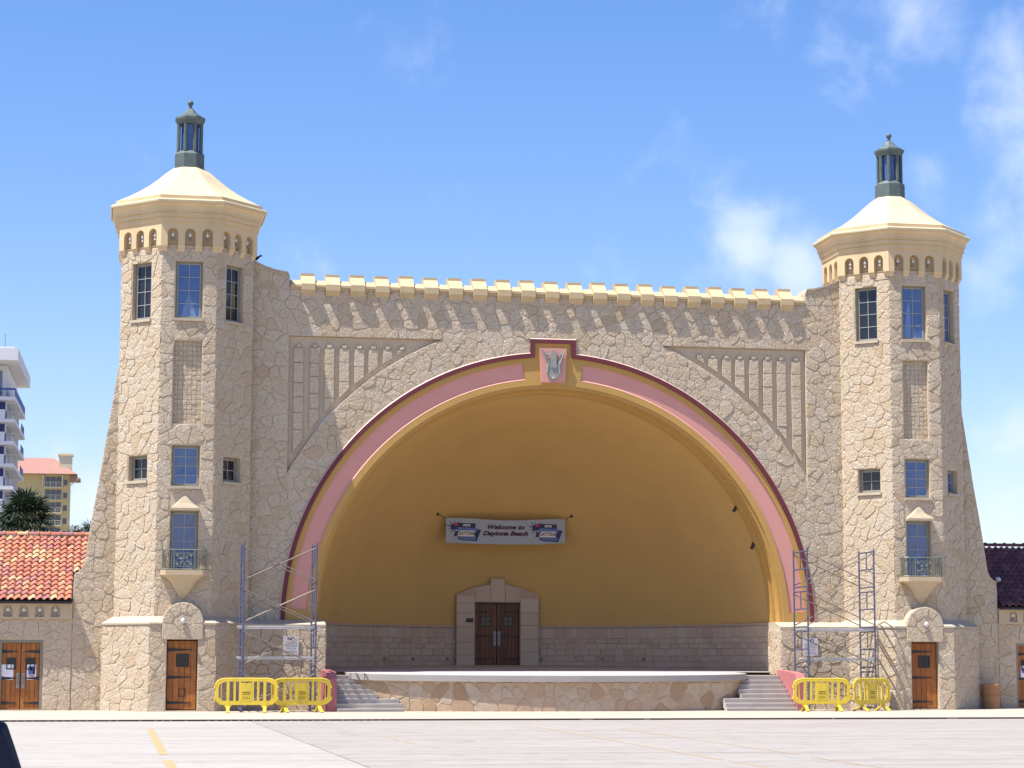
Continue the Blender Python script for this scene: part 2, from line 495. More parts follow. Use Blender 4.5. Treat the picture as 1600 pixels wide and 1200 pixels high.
class Stones:
    def __init__(s, parent, mname='stone', cap=300, single='stone', rest='rubble_stones'):
        s.p = parent; s.items = []; s.m = mname; s.cap = cap; s.single = single; s.rest = rest
    def add(s, geo, tint, weight):
        if geo: s.items.append((weight, geo, tint))
    def fill(s, polys, T, rng, gap=.004, h0=.03, h1=.06, weight=1.0, tint=None, **k):
        for p in polys:
            g = stone_geo(p, T, rng, gap, h0, h1, **k)
            t = rng.random() if tint is None else tint(rng)
            s.add(g, min(1, max(0, t)), area(p) * weight)
    def finish(s):
        s.items.sort(key=lambda t: -t[0])
        for wgt, (vs, fs), t in s.items[:s.cap]:
            me = bpy.data.meshes.new(s.single); me.from_pydata(vs, [], fs); me.materials.append(MATS[s.m])
            a = me.attributes.new('tint', 'FLOAT', 'POINT'); a.data.foreach_set('value', [t] * len(vs))
            link(s.single, me, s.p)
        rest = s.items[s.cap:]
        if rest:
            V, F, A = [], [], []
            for wgt, (vs, fs), t in rest:
                k = len(V); V += vs; F += [tuple(i + k for i in q) for q in fs]; A += [t] * len(vs)
            me = bpy.data.meshes.new(s.rest); me.from_pydata(V, [], F); me.materials.append(MATS[s.m])
            a = me.attributes.new('tint', 'FLOAT', 'POINT'); a.data.foreach_set('value', A)
            tag(link(s.rest, me, s.p), kind='stuff')
def tint_mix(rng):
    t = rng.random()
    return rng.uniform(.3, 1.0) if t < .84 else (rng.uniform(.1, .3) if t < .96 else rng.uniform(0, .1))

def text_mesh(txt, size, shear=0.0, align='CENTER', sx=1.0, bold=0.0):
    c = bpy.data.curves.new('lettering', 'FONT'); c.body = txt; c.size = size; c.shear = shear; c.align_x = align; c.align_y = 'CENTER'
    c.offset = bold; c.resolution_u = 3
    o = bpy.data.objects.new('lettering', c); col.objects.link(o)
    dg = bpy.context.evaluated_depsgraph_get()
    me = bpy.data.meshes.new_from_object(o.evaluated_get(dg))
    bpy.data.objects.remove(o); bpy.data.curves.remove(c)
    for v in me.vertices: v.co.x *= sx
    return me
def put_text(name, txt, size, T, cu, cv, cw, mname, parent, **k):
    me = text_mesh(txt, size, **k); me.name = name
    for v in me.vertices: v.co = Vector(T(cu + v.co.x, cv + v.co.y, cw))
    me.materials.clear(); me.materials.append(MATS[mname])
    return link(name, me, parent)
def copy_tree(o, parent=None):
    c = o.copy(); col.objects.link(c); c.parent = parent
    for ch in o.children: copy_tree(ch, c)
    return c

# ------------------------------------------------------------------ ground
M('soil').add([(-4000, -4000, -.03), (4000, -4000, -.03), (4000, 4000, -.03), (-4000, 4000, -.03)], [(0, 1, 2, 3)]).build('ground')['kind'] = 'structure'
PX = -11.2
plaza = M('concrete').add([(-70, -95, 0), (PX - .01, -95, 0), (PX - .01, -12.4, 0), (-70, -12.4, 0)], [(0, 1, 2, 3)]).build('plaza')
plaza['kind'] = 'structure'
M('concrete_pink').add([(PX + .01, -95, 0), (80, -95, 0), (80, -12.4, 0), (PX + .01, -12.4, 0)], [(0, 1, 2, 3)]).build('plaza_slab', plaza)
M('drain').add([(PX - .012, -95, -.004), (PX + .012, -95, -.004), (PX + .012, -12.4, -.004), (PX - .012, -12.4, -.004)], [(0, 1, 2, 3)]).build('slab_joint', plaza)
walk = M('sidewalk').add([(-70, -12.22, .046), (80, -12.22, .046), (80, 12, .046), (-70, 12, .046), (-70, -12.22, .034), (80, -12.22, .034), (-70, -12.0, .034), (80, -12.0, .034)], [(0, 1, 2, 3), (0, 1, 5, 4), (4, 5, 7, 6)]).build('sidewalk')
walk['kind'] = 'structure'
dr = M('drain').box(-70, 80, -12.16, -12.0, -.02, .033)
dr.add([(-70, -12.4, -.012), (80, -12.4, -.012), (80, -12.16, -.012), (-70, -12.16, -.012)], [(0, 1, 2, 3)])
dr.build('trench_drain')['kind'] = 'structure'
g = M('sidewalk')
x = -21.0
rng = random.Random(5)
while x < 19:
    l = .21 if x < -7.5 else rng.uniform(.9, 6)
    if rng.random() < .85: g.box(x, x + (.07 if x < -7.5 else rng.uniform(.05, .4)), -12.21, -12.165, -.012, .033)
    x += l
tag(g.build('drain_bars', bpy.data.objects['trench_drain']), kind='stuff')
def line(pts, wd, mname, z=.004):
    b = M(mname)
    for (ax, ay), (bx, by) in zip(pts[:-1], pts[1:]):
        dx, dy = bx - ax, by - ay; l = math.hypot(dx, dy); nx, ny = -dy / l * wd / 2, dx / l * wd / 2
        b.add([(ax + nx, ay + ny, z), (ax - nx, ay - ny, z), (bx - nx, by - ny, z), (bx + nx, by + ny, z)], [(0, 1, 2, 3)])
    b.build('painted_line', plaza)
line([(-14.14, -19.6), (-14.24, -35.0)], .17, 'yellow_line')
line([(-14.25, -37.3), (-14.27, -44)], .17, 'yellow_line')
line([(-4.3, -19.0), (-4.9, -38.5)], .075, 'thin_line')
line([(-2.5, -20.6), (-2.9, -36.5)], .065, 'thin_line')
line([(-4.86, -38.8), (-5.0, -43)], .07, 'thin_line')
line([(-3.02, -37.6), (-3.25, -44)], .06, 'thin_line')
line([(-9.05, -25.8), (-9.1, -30.2)], .06, 'thin_line')
line(arc(-8.55, -28.9, .95, 1.75, -1.6, 12), .05, 'thin_line')
line([(-0.9, -24.0), (1.8, -25.0)], .10, 'thin_line')

# ------------------------------------------------------------------ facade with the arch
fac = thing('arch_facade', 'tan stone wall with the big arch and cream merlons between the two towers', 'wall', (0, 0, 0))
RA, ZA = 9.43, 3.0
ZT = 14.42
F0 = frame((0, 0, 0))
prof = [(-11.6, 0), (-11.6, 15.9), (-10.95, 15.55), (-10.5, 15.32), (-10.1, 15.14), (-9.7, 15.02), (-9.33, 14.97), (-9.27, 14.8), (-9.23, ZT)]
outer = prof + [(-x, z) for x, z in prof[::-1]]
archL = [(RA, 0)] + arc(0, ZA, RA, 0, pi, 64)[0:] + [(-RA, 0)]
arch_pts = [p for p in archL]
# outer boundary with the arch cut up from below and a keystone notch
kx = .81; kz = 12.91
akey = math.acos(kx / RA)
notch = [(RA, 0)] + arc(0, ZA, RA, 0, akey, 30) + [(kx, kz), (-kx, kz)] + arc(0, ZA, RA, pi - akey, pi, 30) + [(-RA, 0)]
RH = 10.56
def recess_loop(s, x0=9.26, z1=12.8, rh=RH):
    zb = ZA + math.sqrt(rh ** 2 - x0 ** 2); xc = math.sqrt(rh ** 2 - (z1 - ZA) ** 2)
    a0 = math.atan2(zb - ZA, x0); a1 = math.atan2(z1 - ZA, xc)
    lp = [(x0, z1)] + arc(0, ZA, rh, a0, a1, 18)
    return [(s * px, pz) for px, pz in lp]
wl = M('mortar')
wl.plate([outer + notch, recess_loop(-1), recess_loop(1)], F0, -1.1, 0)
wl.build('wall', fac)
for s in (-1, 1):
    M('mortar').plate([recess_loop(s, 9.25, 12.79, 10.57)], F0, -.6, -.13).build('recess_panel', fac)
st = Stones(fac)
rng = random.Random(11)
def rec_obst(s):
    return plane_obst([lambda x, y: (s * x - 9.26, (-s, 0, -9.26)), lambda x, y: (3.9 - s * x, (s, 0, 3.9)),
                       lambda x, y: (y - 12.8, (0, -1, -12.8)),
                       lambda x, y: ((RH - math.hypot(x, y - ZA)), (lambda l: (x / l, (y - ZA) / l, (ZA * (y - ZA) / l) + RH))(math.hypot(x, y - ZA) or 1))])
obst = [disc_obst(0, ZA, RA), rect_obst(-kx, kx, 11, kz), rec_obst(-1), rec_obst(1)]
FW = frame((0, 0, 0))
st.fill(cells((-10.75, 10.75, 3.05, ZT), .345, rng, obst, sx=1.1), FW, rng, h0=.010, h1=.030, tint=tint_mix)
for s in (-1, 1):
    # the raised shoulder beside each tower, its top sweeping down
    top = [(-s * x, z) for x, z in prof[2:8]]
    cv = []
    for (ax, az), (bx, bz) in zip(top[:-1], top[1:]):
        dx, dz = bx - ax, bz - az; l = math.hypot(dx, dz); nx, nz = -dz / l, dx / l
        if nz < 0: nx, nz = -nx, -nz
        cv.append((nx, nz, nx * ax + nz * az))
    bb = (-10.95, -9.27, ZT, 15.6) if s < 0 else (9.27, 10.95, ZT, 15.6)
    st.fill(cells(bb, .36, rng, [], tuple(cv[1:4])), FW, rng, h0=.010, h1=.030, tint=tint_mix)
    # shoulder cap
    capb = M('cap_stone')
    for (ax, az), (bx, bz) in zip(top[:-1], top[1:]):
        vs = [(ax, -.07, az), (bx, -.07, bz), (bx, .9, bz), (ax, .9, az), (ax, -.07, az + .05), (bx, -.07, bz + .05), (bx, .9, bz + .05), (ax, .9, az + .05)]
        capb.add(vs, [(0, 1, 2, 3), (4, 5, 6, 7), (0, 1, 5, 4), (2, 3, 7, 6), (0, 3, 7, 4), (1, 2, 6, 5)])
    capb.build('shoulder_cap', fac)
# stone strips standing in the recesses, built of blocks
sx_list = [(9.08, 8.75), (8.53, 8.2), (8.02, 7.69), (7.51, 7.17), (6.99, 6.65), (6.5, 6.17), (6.0, 5.67), (5.5, 5.18)]
FR = frame((0, .128, 0))
for s in (-1, 1):
    for xo, xi in sx_list:
        x0, x1 = sorted((s * xo, s * xi))
        zb0 = ZA + math.sqrt((RH + .18) ** 2 - xo ** 2); zb1 = ZA + math.sqrt((RH + .18) ** 2 - xi ** 2)
        zl, zr = (zb0, zb1) if s < 0 else (zb1, zb0)
        z = 12.4
        zmin = max(zl, zr)
        blocks = []
        while z - zmin > .75:
            h = rng.uniform(.4, .72); blocks.append((z - h, z)); z -= h
        for a, b in blocks:
            st.add(stone_geo(rect(x0, x1, a, b), FR, rng, .002, 0.082, 0.10, round_=0, bev=.008, rough=.005), rng.uniform(.45, .95), 2.0)
        if z - min(zl, zr) > .08:
            st.add(stone_geo([(x0, zl), (x1, zr), (x1, z), (x0, z)], FR, rng, .002, 0.082, 0.10, round_=0, bev=.008, rough=.005), rng.uniform(.45, .95), 2.0)
        # stepped head
        mid = (x0 + x1) / 2
        st.add(stone_geo(rect(mid - .085, mid + .085, 12.4, 12.52), FR, rng, .002, .1, .11, round_=0, bev=.01, rough=.003), .7, .02)
st.finish()
# burgundy edge band, ochre rim, pink panels
def band(r0, r1, a0, a1, n=60):
    return arc(0, ZA, r1, a0, a1, n) + arc(0, ZA, r0, a1, a0, n)
ak = math.acos(kx / 9.43)
def key_out(rad, half, top):
    a = math.acos(half / rad)
    return arc(0, ZA, rad, 0, a, 36) + [(half, top), (-half, top)] + arc(0, ZA, rad, pi - a, pi, 36)
ob = key_out(9.43, .81, 12.91)
ib = key_out(9.28, .655, 12.77)
M('burgundy').plate([ob + ib[::-1]], F0, -.3, .085).build('burgundy_band', fac)
tb = M('edge_paint')
def chamfer(b, r0, w0, r1, w1, a0, a1, n):
    V = []
    for i in range(n + 1):
        t = a0 + (a1 - a0) * i / n
        for r_, w_ in ((r0, w0), (r1, w1)): V.append(F0(r_ * math.cos(t), ZA + r_ * math.sin(t), w_))
    b.add(V, [(2 * i, 2 * i + 1, 2 * i + 3, 2 * i + 2) for i in range(n)])
chamfer(tb, 9.47, .02, 9.428, .088, 0, ak, 40)
chamfer(tb, 9.47, .02, 9.428, .088, pi - ak, pi, 40)
tb.add([F0(-.83, 12.95, .02), F0(.83, 12.95, .02), F0(.81, 12.905, .088), F0(-.81, 12.905, .088)], [(0, 1, 2, 3)])
tb.build('edge_trim', fac)
ora = key_out(9.285, .66, 12.775)
inn = arc(0, ZA, 8.30, pi, 0, 64)
a_lo = math.asin(.42 / 8.8); a_hi = pi / 2 - math.asin(1.02 / 8.8)
def pink_loop(s, g=0.0):
    lp = arc(0, ZA, 9.10 - g, a_lo, a_hi, 30) + arc(0, ZA, 8.52 + g, a_hi, a_lo, 30)
    return [(s * px, pz) for px, pz in lp]
M('ochre_rim').plate([ora + inn, pink_loop(1), pink_loop(-1)], F0, -.35, .015).build('arch_rim', fac)
for s in (1, -1):
    M('pink').plate([pink_loop(s, -.01)], F0, -.25, -.035).build('pink_panel', fac)
    tb = M('pink')
    a0, a1 = (a_lo, a_hi) if s > 0 else (pi - a_hi, pi - a_lo)
    chamfer(tb, 8.565, -.034, 8.515, .018, a0, a1, 36)
    tb.build('panel_lip', fac)
# reveal of the mouth, in two stepped rings
def ring(r0, r1, y0, y1, mname, name):
    b = M(mname)
    b.plate([arc(0, ZA, r1, 0, pi, 64) + arc(0, ZA, r0, pi, 0, 64)], frame((0, 0, 0)), -y1, -y0)
    o = b.build(name, fac)
    return o
ring(8.19, 8.31, .06, .55, 'ochre_rim', 'mouth_moulding')
ring(8.07, 8.32, .56, 1.05, 'ochre_rim', 'mouth_moulding')
# keystone with its emblem
key = M('pink').plate([[(-.43, 11.38), (.43, 11.38), (.49, 12.6), (-.49, 12.6)]], F0, -.05, .10).build('keystone', fac)
FK = frame((0, -.1, 0))
e = M('emblem_metal')
shield = [(-.27, 11.95), (-.20, 12.12), (-.20, 12.3), (-.13, 12.02), (.13, 12.02), (.20, 12.3), (.22, 12.12), (.27, 11.95), (.25, 11.75), (.13, 11.55), (.0, 11.42), (-.13, 11.55), (-.25, 11.75)]
e.plate([shield], FK, 0, .06)
e.plate([[(-.10, 11.9), (.10, 11.9), (.10, 12.47), (.04, 12.5), (-.04, 12.5), (-.10, 12.47)]], FK, 0, .09)
for s in (-1, 1):
    e.tube(FK(s * .2, 12.0, .05), FK(s * .40, 12.53, .05), .028, 6)
    e.tube(FK(s * .08, 12.36, .04), FK(s * .28, 12.37, .04), .02, 6)
    e.plate([[(s * .2, 12.18), (s * .33, 12.42), (s * .25, 12.44)]], FK, 0, .05)
    e.tube(FK(s * .19, 12.02, .05), FK(s * .24, 11.7, .05), .035, 6)
e.sphere(FK(0, 11.52, .05), .07, 8, 5)
e.build('emblem', key)
# coping and merlons
cp = M('merlon_paint')
pr = [(-.045, 14.41), (-.045, 14.5), (-.10, 14.5), (-.10, 14.58), (.34, 14.80), (.75, 14.80), (.75, 14.41)]
n = len(pr)
vs = [(x, y, z) for x in (-9.23, 9.23) for y, z in pr]
cp.add(vs, [tuple(range(n)), tuple(range(2 * n - 1, n - 1, -1))] + [(i, (i + 1) % n, n + (i + 1) % n, n + i) for i in range(n)])
cp.build('coping', fac)
mp = [(-.0, 14.20), (-.20, 14.39), (-.20, 14.60), (.22, 14.93), (.22, 15.03), (.62, 15.03), (.62, 14.20)]
n = len(mp)
mm = M('merlon_paint')
mm.add([(x, y, z - 14.15) for x in (-.24, .24) for y, z in mp], [tuple(range(n)), tuple(range(2 * n - 1, n - 1, -1))] + [(i, (i + 1) % n, n + (i + 1) % n, n + i) for i in range(n)])
mme = mm.mesh('merlon')
for i in range(21):
    o = link('merlon', mme, fac, local=True); o.location = (-8.63 + .8595 * i, 0, 14.15); o.scale = (1 + rng.uniform(-.02, .02), 1, 1 + rng.uniform(-.03, .03))

# base walls under the arch feet, with sloped caps
for s in (-1, 1):
    bw = thing('base_wall', 'low stone wall under the arch foot behind the %s scaffold' % ('left' if s < 0 else 'right'), 'wall', (s * 9.2, -.75, 0), 'low stone walls under the arch')
    xa, xb = (-12.2, -7.95) if s < 0 else (7.95, 12.2)
    M('mortar').box(xa, xb, -.75, .62, 0, 2.82).build('wall', bw)
    c = M('cap_stone')
    c.add([(xa, -.79, 2.82), (xb, -.79, 2.82), (xb, .63, 2.82), (xa, .63, 2.82), (xa, -.79, 2.9), (xb, -.79, 2.9), (xb, -.055, 3.07), (xa, -.055, 3.07), (xb, .63, 3.07), (xa, .63, 3.07)],
          [(0, 1, 2, 3), (0, 1, 5, 4), (4, 5, 6, 7), (7, 6, 8, 9), (0, 4, 7, 9, 3), (1, 5, 6, 8, 2), (2, 3, 9, 8)])
    c.build('wall_cap', bw)
    st = Stones(bw)
    rng = random.Random(20 + s)
    st.fill(cells((min(xa, xb), max(xa, xb), 0.01, 2.82), .42, rng), frame((0, -.75, 0)), rng, h0=.02, h1=.05, tint=tint_mix)
    fe = frame((s * 7.95, -.06, 0), -s * pi / 2)
    st.fill(cells((-.68, .68, 1.2 if s else 0, 2.82), .42, rng), fe, rng, h0=.015, h1=.03, tint=tint_mix, weight=.4)
    st.finish()

# ------------------------------------------------------------------ stage shell
shell = thing('stage_shell', 'ochre domed stage shell with a stone dado and wooden double doors at its back', 'bandshell', (0, 5, 1.3))
RM, YM, DP = 8.18, 1.0, 9.85
def dome_pt(a, s_):
    rr = math.cos(s_ * pi / 2)
    return (RM * rr * math.cos(a), YM + DP * math.sin(s_ * pi / 2), ZA + RM * rr * math.sin(a))
d = M('ochre')
nu, nv = 56, 28
vs = [dome_pt(pi * i / nu, j / nv) for j in range(nv) for i in range(nu + 1)] + [dome_pt(0, 1)]
fs = [(j * (nu + 1) + i, j * (nu + 1) + i + 1, (j + 1) * (nu + 1) + i + 1, (j + 1) * (nu + 1) + i) for j in range(nv - 1) for i in range(nu)]
fs += [((nv - 1) * (nu + 1) + i, (nv - 1) * (nu + 1) + i + 1, len(vs) - 1) for i in range(nu)]
k = len(vs)      # outer skin, 0.3 m out
vs += [(x * 1.04, y + .3 * max(0, (y - YM) / DP), ZA + (z - ZA) * 1.04) for x, y, z in vs[:k]]
fs += [tuple(i + k for i in q[::-1]) for q in fs[:]]
d.add(vs, fs)
d.build('dome', shell, smooth=True)
# dado wall along the half-ellipse
def floor_z(y):
    return 1.28 + .022 * (y + 1.5) if y > -1.5 else 1.28 + .038 * (y + 1.5)
NE = 400
ell = [(-RM * math.cos(pi * i / NE), YM + DP * math.sin(pi * i / NE)) for i in range(NE + 1)]
ell = [(-RM, .45)] + ell + [(RM, .45)]
cum = [0]
for (ax, ay), (bx, by) in zip(ell[:-1], ell[1:]): cum.append(cum[-1] + math.hypot(bx - ax, by - ay))
def ell_at(sv):
    import bisect
    i = min(max(bisect.bisect(cum, sv) - 1, 0), len(cum) - 2)
    t = (sv - cum[i]) / (cum[i + 1] - cum[i])
    (ax, ay), (bx, by) = ell[i], ell[i + 1]
    l = math.hypot(bx - ax, by - ay)
    return ax + (bx - ax) * t, ay + (by - ay) * t, (by - ay) / l, -(bx - ax) / l
def TE(a, b, c):
    x, y, nx, ny = ell_at(a)
    return (x + nx * c, y + ny * c, b)
dw = M('mortar')
K = 80
for i in range(K):
    a, b = cum[-1] * i / K, cum[-1] * (i + 1) / K
    dw.add([TE(a, 1.0, .01), TE(b, 1.0, .01), TE(b, 3.02, .01), TE(a, 3.02, .01), TE(a, 1.0, -.3), TE(b, 1.0, -.3), TE(b, 3.02, -.3), TE(a, 3.02, -.3)], [(0, 1, 2, 3), (3, 2, 6, 7), (4, 5, 6, 7)])
dw.build('dado_wall', shell)
ct = M('ashlar')
for i in range(K):
    a, b = cum[-1] * i / K, cum[-1] * (i + 1) / K
    ct.add([TE(a, 3.0, .09), TE(b, 3.0, .09), TE(b, 3.08, .09), TE(a, 3.08, .09), TE(a, 3.0, -.1), TE(b, 3.0, -.1), TE(b, 3.08, -.1), TE(a, 3.08, -.1)], [(0, 1, 2, 3), (3, 2, 6, 7), (0, 1, 5, 4)])
ct.build('dado_coping', shell)
st = Stones(shell, 'ashlar', single='block', rest='small_blocks')
rng = random.Random(31)
S0 = cum[-1] / 2
rows = [1.28]
while rows[-1] < 2.7: rows.append(rows[-1] + rng.uniform(.19, .30))
rows[-1] = 3.0
for z0, z1 in zip(rows[:-1], rows[1:]):
    a = .02
    while a < cum[-1] - .1:
        l = min(rng.uniform(.24, .62), cum[-1] - .02 - a)
        mid = a + l / 2
        if abs(mid - S0) > 1.5:
            x, y, nx, ny = ell_at(mid)
            st.add(stone_geo(rect(a, a + l, z0, z1), lambda p, q, c: TE(p, q, c + .01), rng, .005, .010, .036, round_=.06, bev=.012, rough=.004), rng.uniform(0, 1) ** .8, l * abs(ny))
        a += l
st.finish()
# door surround at the back of the shell
YD = 10.35
FD = frame((-.1, YD, 0))
ds = M('ashlar')
hood = [(-1.64, 1.0), (-1.64, 4.27)] + [(-1.64 + 3.28 * i / 12, 4.27 + .42 * (1 - (2 * i / 12 - 1) ** 2)) for i in range(1, 5)] + [(-.29, 4.69), (-.29, 4.92), (.29, 4.92), (.29, 4.69)] + [(-1.64 + 3.28 * i / 12, 4.27 + .42 * (1 - (2 * i / 12 - 1) ** 2)) for i in range(8, 12)] + [(1.64, 4.27), (1.64, 1.0)]
ds.plate([hood + [(.9, 1.0), (.9, 3.98), (-.9, 3.98), (-.9, 1.0)]], FD, -.6, .0)
sur = ds.build('door_surround', shell)
sb = Stones(sur, 'ashlar', single='block'); sb.p = sur
for s in (-1, 1):
    z = 1.5
    while z < 4.2:
        h = min(rng.uniform(.38, .6), 4.22 - z)
        if h > .12:
            sb.add(stone_geo(rect(*sorted((s * .91, s * 1.63)), z, z + h), FD, rng, .006, .02, .03, round_=0, bev=.01, rough=.002), rng.uniform(.5, .9), 1)
        z += h
for x0, x1 in ((-.88, -.3), (-.28, .28), (.3, .88)):
    z1 = 4.66 if x0 != -.28 else 4.9
    zz = [4.0, z1]
    sb.add(stone_geo([(x0, 4.0), (x1, 4.0), (x1, z1 if x0 < 0 else z1 - .1), (x0, z1 - .1 if x0 < -.3 else z1)], FD, rng, .006, .02, .03, round_=0, bev=.01, rough=.002), rng.uniform(.4, .8), 1)
for it in sb.items:
    me = bpy.data.meshes.new('block'); me.from_pydata(it[1][0], [], it[1][1]); me.materials.append(MATS['ashlar'])
    a = me.attributes.new('tint', 'FLOAT', 'POINT'); a.data.foreach_set('value', [it[2]] * len(it[1][0]))
    o = bpy.data.objects.new('block', me); col.objects.link(o); o.parent = sur

def sub(name, mb, parent, smooth=False):
    """a sub-part: its parent part already sits at the world offset"""
    me = mb.mesh(name)
    if smooth: me.polygons.foreach_set('use_smooth', [True] * len(me.polygons))
    o = bpy.data.objects.new(name, me); col.objects.link(o); o.parent = parent
    return o
def plank_door(parent, T, wd, z0, z1, wood, hinge=1, win=(.0, .62, .30, .30), nplank=5, handle=None, hatch=False, lites=2):
    """one leaf: backing, planks, three strap hinges, a small barred window"""
    h = z1 - z0
    dr = M('iron').box(-wd / 2, wd / 2, z0, z1, -.06, -.03, T).build('door', parent)
    pw = wd / nplank
    for i in range(nplank):
        sub('plank', M(wood).box(-wd / 2 + i * pw + .006, -wd / 2 + (i + 1) * pw - .006, z0 + .01, z1, -.03, .0, T), dr)
    for t in (.1, .47, .87):
        z = z0 + h * t
        x0 = hinge * wd / 2; x1 = -hinge * wd * .34
        b = M('iron').plate([[(x0, z - .055), (x1, z - .012), (x1, z + .012), (x0, z + .055)] if hinge < 0 else [(x1, z - .012), (x0, z - .055), (x0, z + .055), (x1, z + .012)]], T, 0, .018)
        sub('strap_hinge', b, dr)
    wx, wz, ww, wh = win
    cz = z0 + h * wz + wh / 2
    g = M('iron').plate([rect(wx - ww / 2, wx + ww / 2, cz - wh / 2, cz + wh / 2), rect(wx - ww / 2 + .035, wx + ww / 2 - .035, cz - wh / 2 + .035, cz + wh / 2 - .035)], T, 0, .03)
    g.box(wx - .012, wx + .012, cz - wh / 2 + .035, cz + wh / 2 - .035, .0, .022, T).box(wx - ww / 2 + .035, wx + ww / 2 - .035, cz - .012, cz + .012, 0, .021, T)
    sub('window_grille', g, dr)
    sub('pane', M('glass_dark').box(wx - ww / 2 + .03, wx + ww / 2 - .03, cz - wh / 2 + .03, cz + wh / 2 - .03, .001, .008, T), dr)
    if handle is not None:
        sub('handle', M('lamp_metal').box(handle - .05, handle + .05, z0 + h * .32, z0 + h * .55, 0, .02, T).tube(T(handle, z0 + h * .36, .06), T(handle, z0 + h * .51, .06), .015, 6), dr)
    if hatch:
        sub('hatch', M('iron').plate([rect(wx - .11, wx + .11, z0 + .42, z0 + .68), rect(wx - .085, wx + .085, z0 + .445, z0 + .655)], T, 0, .014), dr)
    return dr
def shift(T, du, dv=0, dw=0):
    return lambda a, b, c: T(a + du, b + dv, c + dw)
for s in (-1, 1):
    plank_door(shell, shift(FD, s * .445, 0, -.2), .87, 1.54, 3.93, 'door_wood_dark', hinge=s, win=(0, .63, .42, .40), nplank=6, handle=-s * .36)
M('iron').box(-.9, .9, -.3, -.1, 3.93, 3.99, lambda x, y, z: FD(x, z, y)).build('door_head', shell)
M('iron').box(-1.25, -.97, 3.2, 3.36, .03, .045, FD).build('plaque', shell)
for sv in (-5.2, -3.7, -2.1, -1.8, 1.75, 4.2, 6.0):
    x, y, nx, ny = ell_at(S0 + sv)
    z = 1.78
    ob_ = M('lamp_metal').box(-.05, .05, -.035, .035, -.04, .04).sphere((0, -.04, 0), .045, 8, 5)
    o = ob_.build('floor_outlet', shell, local=True)
    o.location = Vector((x + nx * .06, y + ny * .06, z)) - Vector(shell.location); o.rotation_euler = (0, 0, math.atan2(nx, -ny))
for a, b in ((31, 4.4), (20.5, 4.4)):
    t = R(a)
    P = Vector((8.0 * math.cos(t), .95, ZA + 8.0 * math.sin(t)))
    q = MB().mat('iron')
    q.box(-.045, .045, -.07, .07, -.12, .12).box(-.03, .03, .07, .1, -.05, .05)
    o = q.build('speaker', shell, local=True); o.location = P - Vector(shell.location); o.rotation_euler = (0, -(pi / 2 - t) - R(0) + pi / 2, 0)

# ------------------------------------------------------------------ stage
stage = thing('stage', 'low curved stage with a pale concrete lip over a mosaic of brown stones', 'stage', (-.1, -2, 0))
SC = -.15
half = [(7.05, .4), (7.05, -1.0), (6.9, -1.55), (6.5, -2.05), (5.9, -2.4), (5.0, -2.7), (3.6, -3.05), (2.0, -3.27), (0, -3.36)]
outl = [(SC - x, y) for x, y in half] + [(SC + x * .955, y) for x, y in half[-2::-1]]
def dense(pl, k=5):
    out = []
    n = len(pl)
    for i in range(n - 1):
        p0 = pl[max(i - 1, 0)]; p1 = pl[i]; p2 = pl[i + 1]; p3 = pl[min(i + 2, n - 1)]
        for j in range(k):
            t = j / k
            out.append(tuple(.5 * ((2 * p1[c]) + (-p0[c] + p2[c]) * t + (2 * p0[c] - 5 * p1[c] + 4 * p2[c] - p3[c]) * t * t + (-p0[c] + 3 * p1[c] - 3 * p2[c] + p3[c]) * t ** 3) for c in (0, 1)))
    return out + [pl[-1]]
outl = dense(outl)
fl = M('stage_floor')
lp = M('lip_concrete')
NO = len(outl)
def offs(pl, g):
    out = []
    for i in range(len(pl)):
        a = pl[max(i - 1, 0)]; b = pl[min(i + 1, len(pl) - 1)]
        dx, dy = b[0] - a[0], b[1] - a[1]; l = math.hypot(dx, dy)
        out.append((pl[i][0] - dy / l * g, pl[i][1] + dx / l * g))
    return out
inn_ = offs(outl, .55); base = offs(outl, .16)
V = []
for p, q in zip(outl, inn_):
    zp, zq = floor_z(p[1]), floor_z(q[1])
    V += [(p[0], p[1], zp - .20), (p[0], p[1], zp), (q[0], q[1], zq), (q[0], q[1], zp - .20)]
lp.add(V, [(4 * i + a, 4 * i + b, 4 * i + 4 + b, 4 * i + 4 + a) for i in range(NO - 1) for a, b in ((0, 1), (1, 2), (3, 0))])
lp.build('stage_lip', stage)
xs = [-8.3 + 16.6 * i / 40 for i in range(41)]
ys = [-3.0, -2.2, -1.5, -.8, 0, 1, 2, 4, 6, 8, 10.5]
floor_poly = [(p[0], p[1]) for p in inn_]
loop = floor_poly + [(7.94, .4), (8.1, .45)] + [(RM * math.cos(pi * i / 40), YM + DP * math.sin(pi * i / 40)) for i in range(41)] + [(-8.1, .45), (-7.94, .4)]
tris = tessellate_polygon([[Vector((p[0], p[1], 0)) for p in loop]])
fl.add([(p[0], p[1], floor_z(p[1]) - .002) for p in loop], [tuple(t) for t in tris])
fl.build('stage_floor', stage)
bcum = [0]
for a, b in zip(base[:-1], base[1:]): bcum.append(bcum[-1] + math.hypot(b[0] - a[0], b[1] - a[1]))
import bisect
def TB(a, b, c):
    i = min(max(bisect.bisect(bcum, a) - 1, 0), len(bcum) - 2)
    l = bcum[i + 1] - bcum[i]; t = (a - bcum[i]) / l
    (ax, ay), (bx, by) = base[i], base[i + 1]
    dx, dy = (bx - ax) / l, (by - ay) / l
    return (ax + (bx - ax) * t + dy * c, ay + (by - ay) * t - dx * c, b)
bb = M('mortar')
for i in range(NO - 1):
    a, b = base[i], base[i + 1]
    bb.add([(a[0], a[1], 0), (b[0], b[1], 0), (b[0], b[1], floor_z(b[1]) - .2), (a[0], a[1], floor_z(a[1]) - .2)], [(0, 1, 2, 3)])
bb.build('stage_wall', stage)
st = Stones(stage, 'stage_stone')
rng = random.Random(41)
